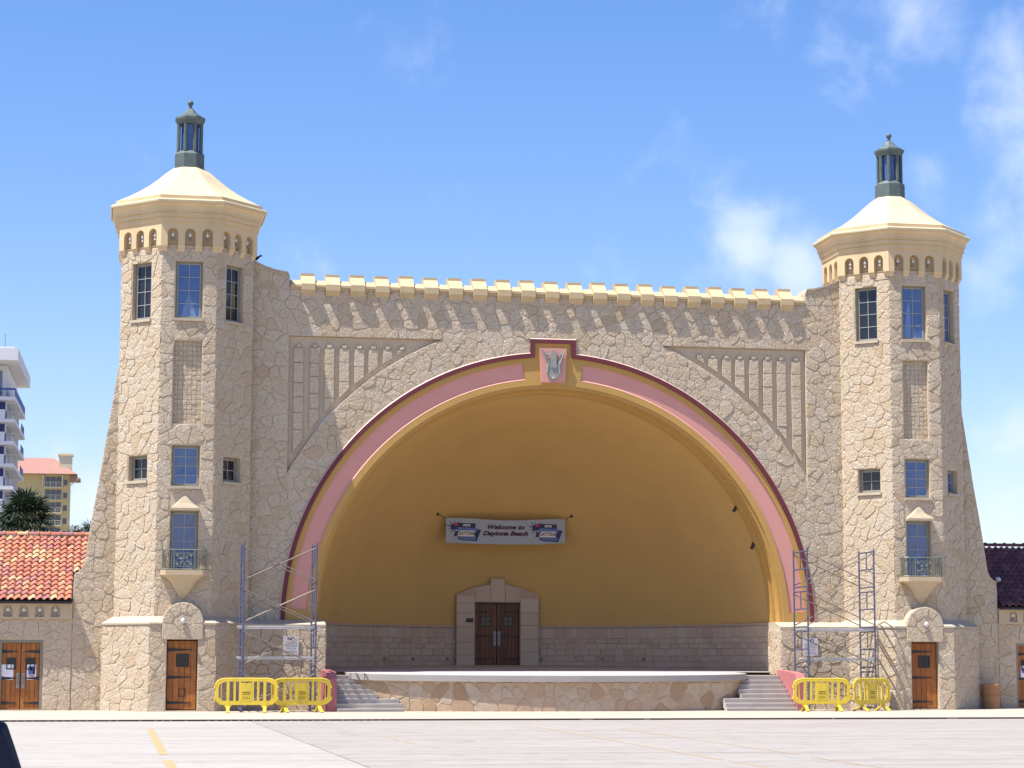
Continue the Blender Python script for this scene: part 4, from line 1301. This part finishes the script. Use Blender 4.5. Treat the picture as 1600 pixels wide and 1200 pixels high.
put_text('lettering', 'Welcome to', .225, TBn(-.02), 0, .145, .004, 'print_dark', bn, shear=.32, sx=1.28, bold=.011)
put_text('lettering', 'Daytona Beach', .225, TBn(-.02), 0, -.10, .004, 'print_dark', bn, shear=.32, sx=1.28, bold=.011)
for lx in (-1.62, 1.58):
    T = TBn(lx)
    def pl(mname, lps, w0, w1, nm='logo_print'):
        bb_ = M(mname)
        for lp_ in lps: bb_.plate([lp_], T, w0, w1)
        bb_.build(nm, bn)
    # dark palm on the left of the logo
    leaf = []
    for k_ in range(9):
        t = -.6 + k_ * 2 * pi / 9
        cxx, czz = -.42, .14
        L_ = .26 + .06 * (k_ % 3)
        leaf.append([(cxx + .05 * math.cos(t - .7), czz + .05 * math.sin(t - .7)), (cxx + L_ * math.cos(t), czz + L_ * math.sin(t) * .95), (cxx + .05 * math.cos(t + .7), czz + .05 * math.sin(t + .7))])
    pl('print_navy', leaf + [[(-.52, .05), (-.3, .05), (-.3, .24), (-.52, .24)]], .002, .004)
    pl('print_navy', [[(-.36, .30), (.44, .28), (.42, .06), (-.30, .06)], [(-.42, -.22), (-.28, -.22), (-.24, .0), (-.36, -.05)], [(.42, .06), (.66, .04), (.52, -.30), (.40, -.2)], [(-.25, -.22), (.52, -.24), (.50, -.40), (-.02, -.38), (-.26, -.33)]], .004, .006)
    pl('print_blue', [[(-.26, .13), (.5, .1), (.48, -.05), (-.28, -.02)], [(-.22, -.24), (.46, -.26), (.44, -.36), (.0, -.345), (-.22, -.30)]], .006, .008)
    pl('print_white', [[(-.20, -.0), (.40, -.0), (.36, -.22), (-.24, -.22)]], .008, .010)
    put_text('lettering', 'DAYTONA', .20, T, .08, -.11, .0125, 'print_black', bn, shear=.15, sx=.62, bold=.006)
    pl('print_red', [[(-.32 + .075 * math.cos(t) * 1.2, .23 + .06 * math.sin(t)) for t in [2 * pi * i / 12 for i in range(12)]]], .008, .010)
    put_text('lettering', 'PEPSI', .12, T, .08, .20, .0105, 'print_white', bn, shear=.2, sx=1.05, bold=.004)
ropes = [((-W2, ztop(0)), (-2.66, .62)), ((W2, ztop(1)), (2.62, .62))]
for (ax, az), (bx, bz) in ropes:
    P = Vector(FB(bx, bz, 0)); 
    # hook sits on the dome
    xx, zz = P.x, P.z
    rr2 = ((xx / RM) ** 2 + ((zz - ZA) / RM) ** 2)
    P.y = YM + DP * math.sqrt(max(0, 1 - rr2)) - .03
    M('iron').tube(FB(ax, az - .02, 0), P, .012, 5).sphere(tuple(P), .06, 6, 4).build('rope', bn)

# ------------------------------------------------------------------ signs on the base walls
for s, lab in ((-1, 'small white warning sign headed NO on the wall behind the left scaffold'), (1, 'small white warning sign on the wall behind the right scaffold, partly behind a frame')):
    T = frame((s * 9.02 - (.1 if s < 0 else -.0), -.845, 2.2))
    sg_ = thing('warning_sign', lab, 'sign', T(0, -.3, 0), 'warning signs on the base walls')
    M('sign_white').box(-.26, .26, -.31, .31, -.03, .0, T).build('plate', sg_)
    put_text('lettering', 'NO', .15, T, 0, .215, .003, 'print_dark', sg_, bold=.004)
    put_text('lettering', 'WILL BE', .085, T, 0, -.10, .003, 'print_grey', sg_, bold=.002)
    bars = M('print_grey')
    rr = random.Random(4)
    for z in (.115, .075, .02, -.02, -.19, -.23):
        x = -.2
        while x < .18:
            l = rr.uniform(.03, .07); bars.box(x, min(x + l, .2), z - .01, z + .01, .0, .003, T); x += l + .02
    tag(bars.build('fine_print', sg_), kind='stuff')

# ------------------------------------------------------------------ scaffolds
def scaffold(xl, xr, yf, label):
    t = thing('scaffold', label, 'scaffold', ((xl + xr) / 2, yf + .75, .046), 'scaffold towers in front of the arch feet')
    LH, DPT = 1.36, 1.5
    lx, rx = xl - t.location.x, xr - t.location.x
    y0, y1 = -.75, .75
    fr = M('scaffold_blue')
    rr = .027
    for y in (y0, y1): fr.tube((0, y, 0), (0, y, LH - .005), rr * 1.15, 7)
    for z in (LH - .06, LH * .52, .10): fr.tube((0, y0, z), (0, y1, z), rr, 6)
    fr.tube((0, 0, LH * .52), (0, 0, LH - .06), rr * .8, 6)
    for z in (.38, LH * .85): fr.tube((0, y0, z), (0, y0 + .0, z + .05), rr * 1.5, 6)
    fr.tube((0, y0, LH), (0, y0, LH + .05), rr * .8, 6); fr.tube((0, y1, LH), (0, y1, LH + .05), rr * .8, 6)
    fme = fr.mesh('end_frame')
    wdt = rx - lx
    br = M('brace_steel').tube((0, 0, 0), (wdt, 0, -LH * .78), .019, 6)
    br.tube((0, .035, -LH * .78), (wdt, .035, 0), .019, 6)
    bme = br.mesh('cross_brace')
    for k_ in range(4):
        for x in (lx, rx):
            o = link('end_frame', fme, t, local=True); o.location = (x, 0, k_ * LH)
        for y in (y0 - .03, y1 + .0):
            o = link('cross_brace', bme, t, local=True); o.location = (lx, y, k_ * LH + LH * .9)
    pk = M('plank_metal').box(lx - .12, rx + .12, 0, .23, -.05, 0)
    pk.box(lx - .1, rx + .1, .005, .03, -.10, -.05).box(lx - .1, rx + .1, .20, .225, -.10, -.05)
    pme = pk.mesh('plank')
    for z, ys_ in ((LH * 1 + .42, (-.72, -.46)), (LH * 2 + .05, (-.74, -.47, .1))):
        for y in ys_:
            o = link('plank', pme, t, local=True); o.location = (random.Random(z + y).uniform(-.05, .05), y, z)
    ft = M('iron').box(-.07, .07, -.07, .07, 0, .015).tube((0, 0, .015), (0, 0, .12), .014, 6)
    fme2 = ft.mesh('base_plate')
    for x in (lx, rx):
        for y in (y0, y1):
            o = link('base_plate', fme2, t, local=True); o.location = (x, y, .0)
    return t
scaffold(-10.88, -8.53, -3.3, 'blue steel scaffold tower with pale planks at the left foot of the arch')
scaffold(8.13, 10.5, -3.3, 'blue steel scaffold tower with grey planks at the right foot of the arch')

# ------------------------------------------------------------------ barricades
def barricade():
    t = thing('barricade', '', 'barricade', (0, 0, 0))
    T = lambda a, b_, c: (a, -c, b_)
    W_ = .96
    def rr_loop(x, z0, z1, rd, n=5):
        return arc(x - rd, z0 + rd * .8, rd, -pi / 2, 0, n)[:0] + [(-x + .16, z0), (x - .16, z0), (x, z0 + .12), (x, z1 - .16), (x - .04, z1 - .09), (x - .14, z1 - .03), (x - .3, z1), (-x + .3, z1), (-x + .14, z1 - .03), (-x + .04, z1 - .09), (-x, z1 - .16), (-x, z0 + .12)]
    o_ = rr_loop(W_, .27, 1.08, .1)
    i_ = rr_loop(W_ - .085, .375, .985, .1)
    b = M('barricade_yellow').plate([o_, i_], T, -.025, .025)
    # thickened rims
    for lp_ in (o_,):
        for p, q in zip(lp_, lp_[1:] + lp_[:1]): b.tube(T(p[0], p[1], 0), T(q[0], q[1], 0), .028, 6)
    b.build('rail_frame', t, local=True)
    for x in (-.58, -.37, -.20, .20, .37, .58):
        wd = .036 if abs(x) < .5 else .045
        M('barricade_yellow').box(x - wd, x + wd, .37, .99, -.022, .022, T).build('slat', t, local=True)
    for s in (-1, 1):
        M('barricade_yellow').box(s * .79 - .012, s * .79 + .012, .36, .93, -.015, .015, T).build('slat', t, local=True)
    pn = M('barricade_yellow').plate([[(-.165, .37), (.165, .37), (.165, .93), (.11, .95), (.05, .95), (0, .92), (-.05, .95), (-.11, .95), (-.165, .93)]], T, -.02, .03)
    p = pn.build('panel', t, local=True)
    sl = M('emboss_shade').box(-.13, .13, .64, .665, .03, .033, T)  # flat dark bars: shade of illegible embossed lettering put in as colour
    for i in range(6): sl.box(-.12 + i * .043, -.095 + i * .043, .57, .61, .03, .033, T)
    for i in range(5): sl.box(-.12 + i * .052, -.105 + i * .052, .42, .52, .03, .033, T)
    tag(sub('emboss_marks', sl, p), kind='stuff')
    for s in (-1, 1):
        x = s * .58
        ft = M('barricade_yellow')
        ft.plate([[(x - .06, .40), (x + .06, .40), (x + .06, .2), (x + .085, .16), (x - .085, .16), (x - .06, .2)]], T, -.028, .028)
        ft.plate([[(x - .17, .28), (x + .17, .28), (x + .06, .16), (x - .06, .16)]], T, -.022, .022)
        for k_ in (-1, 1):
            ft.add([T(x - .05, .17, k_ * .02), T(x + .05, .17, k_ * .02), T(x + .05, .0, k_ * .30), T(x - .05, .0, k_ * .30), T(x - .05, .22, k_ * .0), T(x + .05, .22, 0), T(x + .05, .03, k_ * .34), T(x - .05, .03, k_ * .34), ],
                   [(0, 1, 2, 3), (4, 5, 6, 7), (0, 3, 7, 4), (1, 2, 6, 5), (3, 2, 6, 7)])
        ft.build('foot', t, local=True)
    for s in (-1, 1):
        for z in (.45, .82): M('barricade_yellow').tube((s * .985, 0, z - .05), (s * .985, 0, z + .05), .035, 7).build('hinge_lug', t, local=True)
    return t
B0 = barricade()
specs = [(-10.80, -4.3, R(-3), 'yellow plastic barricade, leftmost of the row, in front of the left scaffold'),
         (-9.02, -4.05, R(14), 'yellow plastic barricade next to the left stage stairs, turned slightly'),
         (8.28, -4.2, R(0), 'yellow plastic barricade facing straight on in front of the right scaffold'),
         (10.10, -4.0, R(33), 'yellow plastic barricade angled sharply at the right end, nearest the right tower')]
for i, (x, y, a, lab) in enumerate(specs):
    o = B0 if i == 0 else copy_tree(B0)
    o.location = (x, y, .046); o.rotation_euler = (0, 0, a); o['label'] = lab; o['group'] = 'yellow barricades in front of the scaffolds'

# ------------------------------------------------------------------ trash can
tcn = thing('trash_can', 'round brown trash can standing against the wall right of the right tower', 'trash can', (15.75, -.62, 0))
M('bin_brown').lathe([(.27, .01), (.29, .03), (.31, .4), (.325, .78), (.32, .80)], (15.75, -.62, 0), 20).build('bin_body', tcn)
M('bin_brown').lathe([(.335, .79), (.35, .81), (.35, .90), (.33, .925), (.22, .93), (.2, .88)], (15.75, -.62, 0), 20).build('rim', tcn)
for z in (.25, .5): M('bin_brown').lathe([(.3 + z * .03, z), (.322 + z * .03, z + .02), (.3 + z * .03, z + .04)], (15.75, -.62, 0), 20, closed=False).build('hoop', tcn)

# ------------------------------------------------------------------ bird on the left shoulder
bd = thing('bird', 'small dark bird perched on the wall top right of the left tower', 'bird', (-10.42, .1, 15.35))
V0 = Vector((-10.42, .1, 15.35))
bb_ = M('bird_black')
prof_b = [(-.19, .05, .012), (-.12, .075, .022), (-.05, .095, .05), (.03, .125, .062), (.09, .165, .048), (.12, .20, .038), (.155, .215, .034), (.185, .212, .02), (.225, .205, .003)]
V = []
for x, z, rd in prof_b:
    for i in range(8):
        t = 2 * pi * i / 8; V.append((V0.x + x, V0.y + rd * math.cos(t), V0.z + z + rd * math.sin(t) * 1.05))
bb_.add(V, [(8 * j + i, 8 * j + (i + 1) % 8, 8 * j + 8 + (i + 1) % 8, 8 * j + 8 + i) for j in range(8) for i in range(8)])
for s in (-1, 1): bb_.tube(V0 + Vector((.02, s * .02, .08)), V0 + Vector((.03, s * .02, -.01)), .007, 5)
bb_.build('body', bd, smooth=True)
for s in (-1, 1):
    wg_ = M('bird_black').add([V0 + Vector((.08, s * .055, .16)), V0 + Vector((.05, s * .066, .09)), V0 + Vector((-.17, s * .02, .06)), V0 + Vector((-.08, s * .06, .13))], [(0, 1, 2, 3)])
    wg_.build('wing', bd)

# ------------------------------------------------------------------ foreground person, mostly outside the frame
def skin_mesh(name, verts, edges, rads, mname, lv=2):
    me = bpy.data.meshes.new(name); me.from_pydata(verts, edges, [])
    o = bpy.data.objects.new(name, me); col.objects.link(o)
    o.modifiers.new('skin', 'SKIN')
    for sv, r_ in zip(me.skin_vertices[0].data, rads):
        sv.radius = r_ if isinstance(r_, tuple) else (r_, r_)
    me.skin_vertices[0].data[0].use_root = True
    s_ = o.modifiers.new('sub', 'SUBSURF'); s_.levels = lv; s_.render_levels = lv
    dg = bpy.context.evaluated_depsgraph_get()
    res = bpy.data.meshes.new_from_object(o.evaluated_get(dg)); res.name = name
    bpy.data.objects.remove(o); bpy.data.meshes.remove(me)
    res.materials.clear(); res.materials.append(MATS[mname])
    res.polygons.foreach_set('use_smooth', [True] * len(res.polygons))
    return res
P0 = Vector((-15.985, -67.0, 0))
pe = thing('person', 'person in dark navy jacket seen from behind, shoulder at the bottom left', 'person', tuple(P0))
bv = [(0, 0, .98), (0, -.01, 1.15), (0, -.01, 1.34), (0, .0, 1.47), (0, .02, 1.56), (0, .03, 1.66), (0, .03, 1.74),
      (.10, 0, .9), (.11, .01, .5), (.11, -.02, .09), (.11, .12, .05), (-.10, 0, .9), (-.11, .01, .5), (-.11, -.02, .09), (-.11, .12, .05),
      (.19, 0, 1.40), (.25, -.02, 1.12), (.27, .06, .88), (.27, .09, .79), (-.19, 0, 1.40), (-.25, -.02, 1.12), (-.27, .06, .88), (-.27, .09, .79)]
be = [(0, 1), (1, 2), (2, 3), (3, 4), (4, 5), (5, 6), (0, 7), (7, 8), (8, 9), (9, 10), (0, 11), (11, 12), (12, 13), (13, 14), (2, 15), (15, 16), (16, 17), (17, 18), (2, 19), (19, 20), (20, 21), (21, 22)]
brd = [(.14, .1), (.13, .09), (.15, .1), (.06, .055), (.065, .075), (.085, .1), (.06, .075), .085, .06, .045, .035, .085, .06, .045, .035, .05, .042, .033, .04, .05, .042, .033, .04]
link('body', skin_mesh('body', bv, be, brd, 'skin'), pe, local=True)
jv = [(0, 0, .95), (0, -.01, 1.15), (0, -.01, 1.36), (0, .0, 1.47), (.185, -.005, 1.365), (.262, -.02, 1.12), (.285, .06, .89), (-.185, -.005, 1.365), (-.262, -.02, 1.12), (-.285, .06, .89)]
je = [(0, 1), (1, 2), (2, 3), (2, 4), (4, 5), (5, 6), (2, 7), (7, 8), (8, 9)]
jr = [(.19, .14), (.18, .13), (.19, .14), (.085, .075), .085, .072, .058, .085, .072, .058]
link('jacket', skin_mesh('jacket', jv, je, jr, 'navy_cloth'), pe, local=True)
tv = [(0, 0, .96), (.10, 0, .88), (.115, .01, .5), (.115, -.01, .1), (-.10, 0, .88), (-.115, .01, .5), (-.115, -.01, .1)]
link('trousers', skin_mesh('trousers', tv, [(0, 1), (1, 2), (2, 3), (0, 4), (4, 5), (5, 6)], [(.17, .13), .105, .08, .07, .105, .08, .07], 'denim'), pe, local=True)
link('hair', skin_mesh('hair', [(0, 0, 1.70), (0, -.005, 1.77), (0, -.05, 1.64)], [(0, 1), (0, 2)], [(.1, .105), (.08, .09), (.075, .06)], 'hair'), pe, local=True)
for s in (-1, 1):
    link('shoe', skin_mesh('shoe', [(s * .115, -.06, .05), (s * .115, .05, .045), (s * .115, .16, .035)], [(0, 1), (1, 2)], [.05, .05, .038], 'shoe'), pe, local=True)

# ------------------------------------------------------------------ hotels behind
hw_ = thing('hotel', 'white high-rise hotel with wide flat roof and blue balcony railings at the left edge', 'building', (-36, 240, 0))
HX, HY, HD = -28.6, 229.0, 24.0
ra_ = R(-1.2)
def TH(x, y, z):
    dx, dy = x - HX, y - HY
    return (HX + dx * math.cos(ra_) - dy * math.sin(ra_), HY + dx * math.sin(ra_) + dy * math.cos(ra_), z)
M('hotel_white').box(HX - 18, HX, HY, HY + HD, 0, 41.4, TH).build('wall', hw_)
M('hotel_white').box(HX - 22, HX + 1.7, HY - 5, HY + HD + 2, 41.5, 43.1, TH).box(HX - 21, HX + 1.2, HY - 4.6, HY + HD + 1.5, 43.1, 43.35, TH).build('roof', hw_)
M('rail_metal').tube(TH(HX - .5, HY + 2, 43.3), TH(HX - .5, HY + 2, 46), .05, 5).build('antenna', hw_)
for k_ in range(13):
    z = 36.9 - 3.0 * k_
    top = k_ == 0
    sl_ = M('hotel_white').box(HX - 18, HX + 1.35, HY - 2.4, HY + HD * .93, z - .45, z, TH)
    sl_.build('balcony', hw_)
    if top:
        M('hotel_blue').box(HX + 1.25, HX + 1.32, HY - 2.3, HY + HD * .9, z + .05, z + 1.15, TH).box(HX - 18, HX + 1.25, HY - 2.36, HY - 2.30, z + .9, z + 1.15, TH).build('railing', hw_)
        M('hotel_glass').box(HX - 17, HX - .6, HY - .05, HY, z + .3, z + 3.8, TH).build('window', hw_)
        continue
    M('hotel_white').box(HX - 18, HX + .05, HY - 2.35, HY - 2.2, z, z + 1.25, TH).build('parapet', hw_)
    M('hotel_blue').box(HX - 17.5, HX - .1, HY - .06, HY - .002, z + .1, z + 2.5, TH).build('blue_recess', hw_)
    M('hotel_blue').box(HX + .1, HX + .16, HY - 2.3, HY - .6, z + .05, z + 1.15, TH).build('railing', hw_)
    M('hotel_glass').box(HX + .002, HX + .05, HY + 2.2, HY + 11.5, z + .2, z + 2.5, TH).build('window', hw_)
    M('hotel_blue').box(HX + 1.2, HX + 1.27, HY + HD * .62, HY + HD * .9, z + .02, z + 1.2, TH).build('railing', hw_)
    M('hotel_white').box(HX + .2, HX + .9, HY + HD * .60, HY + HD * .62, z, z + 2.55, TH).build('divider', hw_)
yh = thing('hotel', 'distant yellow hotel with a red tiled roof behind the palm', 'building', (-34, 462, 0))
YX, YY = -23.3, 454.0
M('hotel_yellow').box(YX - 26, YX, YY, YY + 22, 0, 45.6).build('wall', yh)
rf = M('hotel_roof')
rf.add([(YX - 27, YY - 1.6, 45.3), (YX + 1.8, YY - 1.6, 45.3), (YX + 1.8, YY + 24, 45.3), (YX - 27, YY + 24, 45.3), (YX - 20, YY + 9, 49.9), (YX - 4, YY + 9, 49.9)], [(0, 1, 5, 4), (1, 2, 5), (2, 3, 4, 5), (3, 0, 4), (0, 1, 2, 3)])
rfo = rf.build('roof', yh)
M('hotel_trim').box(YX - 2.6, YX + .5, YY + 3, YY + 6, 46.5, 50.6).box(YX - 2.9, YX + .8, YY + 2.7, YY + 6.3, 50.0, 50.3).build('chimney', yh)
for x in (YX - 13.6, YX - 6.1, YX - .6 - 1.0):
    M('hotel_trim').box(x - .15, x + .15, YY - .3, YY - .02, 42.5, 45.2).tube((x, YY - 1.4, 45.1), (x, YY - .1, 43.4), .14, 5).build('bracket', yh)
M('hotel_trim').tube((YX + .2, YY - .2, 42.6), (YX + 2.4, YY - 1.3, 44.6), .15, 5).build('bracket', yh)
M('hotel_roof').box(YX + .01, YX + 2.6, YY - 1.0, YY + 3, 43.6, 44.3).build('side_roof', yh)
for k_ in range(9):
    z = 42.4 - 3.0 * k_
    for i in range(3):
        o = M('hotel_pane').box(YX - 5.6 + 1.28 * i + .06, YX - 5.6 + 1.28 * (i + 1) - .06, YY - .06, YY - .003, z, z + 2.3).build('window', yh)
    M('hotel_trim').box(YX - 5.8, YX - 1.6, YY - .55, YY - .45, z + .98, z + 1.06).box(YX - 5.8, YX - 1.6, YY - .6, YY, z - .3, z - .08).box(YX - 5.8, YX - 5.66, YY - .5, YY - .06, z, z + 1).box(YX - 3.1, YX - 3.0, YY - .5, YY - .06, z, z + 1).box(YX - 4.4, YX - 4.3, YY - .5, YY - .06, z, z + 1).box(YX - 1.74, YX - 1.6, YY - .5, YY - .06, z, z + 1).build('balcony', yh)
    bar_ = M('hotel_trim')
    for i in range(12): bar_.box(YX - 5.7 + .35 * i, YX - 5.64 + .35 * i, YY - .52, YY - .48, z, z + .98)
    bar_.build('railing', yh)
    M('hotel_pane').box(YX - 1.3, YX - .45, YY - .05, YY - .003, z + .3, z + 1.6).build('window', yh)

# ------------------------------------------------------------------ palms and a steel railing behind the left wing
def palm(label, base, h, rad, n, seed, group='palms behind the left wing'):
    rg = random.Random(seed)
    t = thing('palm_tree', label, 'palm tree', base, group)
    B = Vector(base)
    tr = M('palm_trunk').lathe([(.24, 0), (.19, .6), (.165, h * .5), (.16, h - .3), (.2, h)], base, 9)
    tr.build('trunk', t)
    cr = M('palm_leaf')
    C0 = B + Vector((0, 0, h))
    for k_ in range(n):
        az = rg.uniform(0, 2 * pi); el = math.asin(rg.uniform(-.55, 1.0))
        dv = Vector((math.cos(az) * math.cos(el), math.sin(az) * math.cos(el), math.sin(el)))
        pet = rad * rg.uniform(.38, .6)
        hub = C0 + dv * pet - Vector((0, 0, .10 * pet))
        side = dv.cross(Vector((0, 0, 1)));
        side = side.normalized() if side.length > .1 else Vector((1, 0, 0))
        up = side.cross(dv).normalized()
        cr.tube(C0, hub, .018, 3, .01, cap=False)
        m = 15
        for j in range(m):
            a = R(-105 + 210 * j / (m - 1)) + rg.uniform(-.06, .06)
            ld = (dv * math.cos(a) + side * math.sin(a) + up * rg.uniform(-.12, .16)).normalized()
            ln_ = rad * rg.uniform(.42, .62) * (1 - .22 * abs(a) / 2)
            wv = ld.cross(up).normalized() * rad * .022
            mid = hub + ld * ln_ * .55; tip = hub + ld * ln_ - Vector((0, 0, rad * rg.uniform(.05, .20)))
            cr.add([hub, mid + wv, tip, mid - wv], [(0, 1, 2, 3)])
    cr.build('crown', t)
palm('dense dark fan palm showing its crown above the orange tile roof', (-19.15, 34.4, 0), 8.65, 1.75, 115, 1)
palm('small palm tips just left of the left buttress, above the steel railing', (-16.9, 44.4, 0), 8.0, 1.25, 40, 2)
palm('palm tips half hidden behind the left buttress', (-15.9, 42.0, 0), 8.1, 1.2, 40, 4)
rl = thing('steel_railing', 'bluish steel railing and posts seen above the orange roof between palm and buttress', 'railing', (-17.0, 24, 0))
q = M('rail_metal')
for x in [-18.4 + .55 * i for i in range(8)]:
    q.tube((x, 24, 0), (x, 24, 7.35 + .08 * math.sin(x * 3)), .028, 5)
q.build('posts', rl)
for z, yy in ((6.55, 24), (6.8, 24.1), (7.05, 24), (7.3, 24.1)):
    M('rail_metal').tube((-18.5, yy, z - .12), (-14.5, yy, z + .1), .022, 5).build('rail', rl)
M('hotel_glass').box(-18.3, -14.5, 24.3, 24.36, 0, 6.65).build('screen_panel', rl)
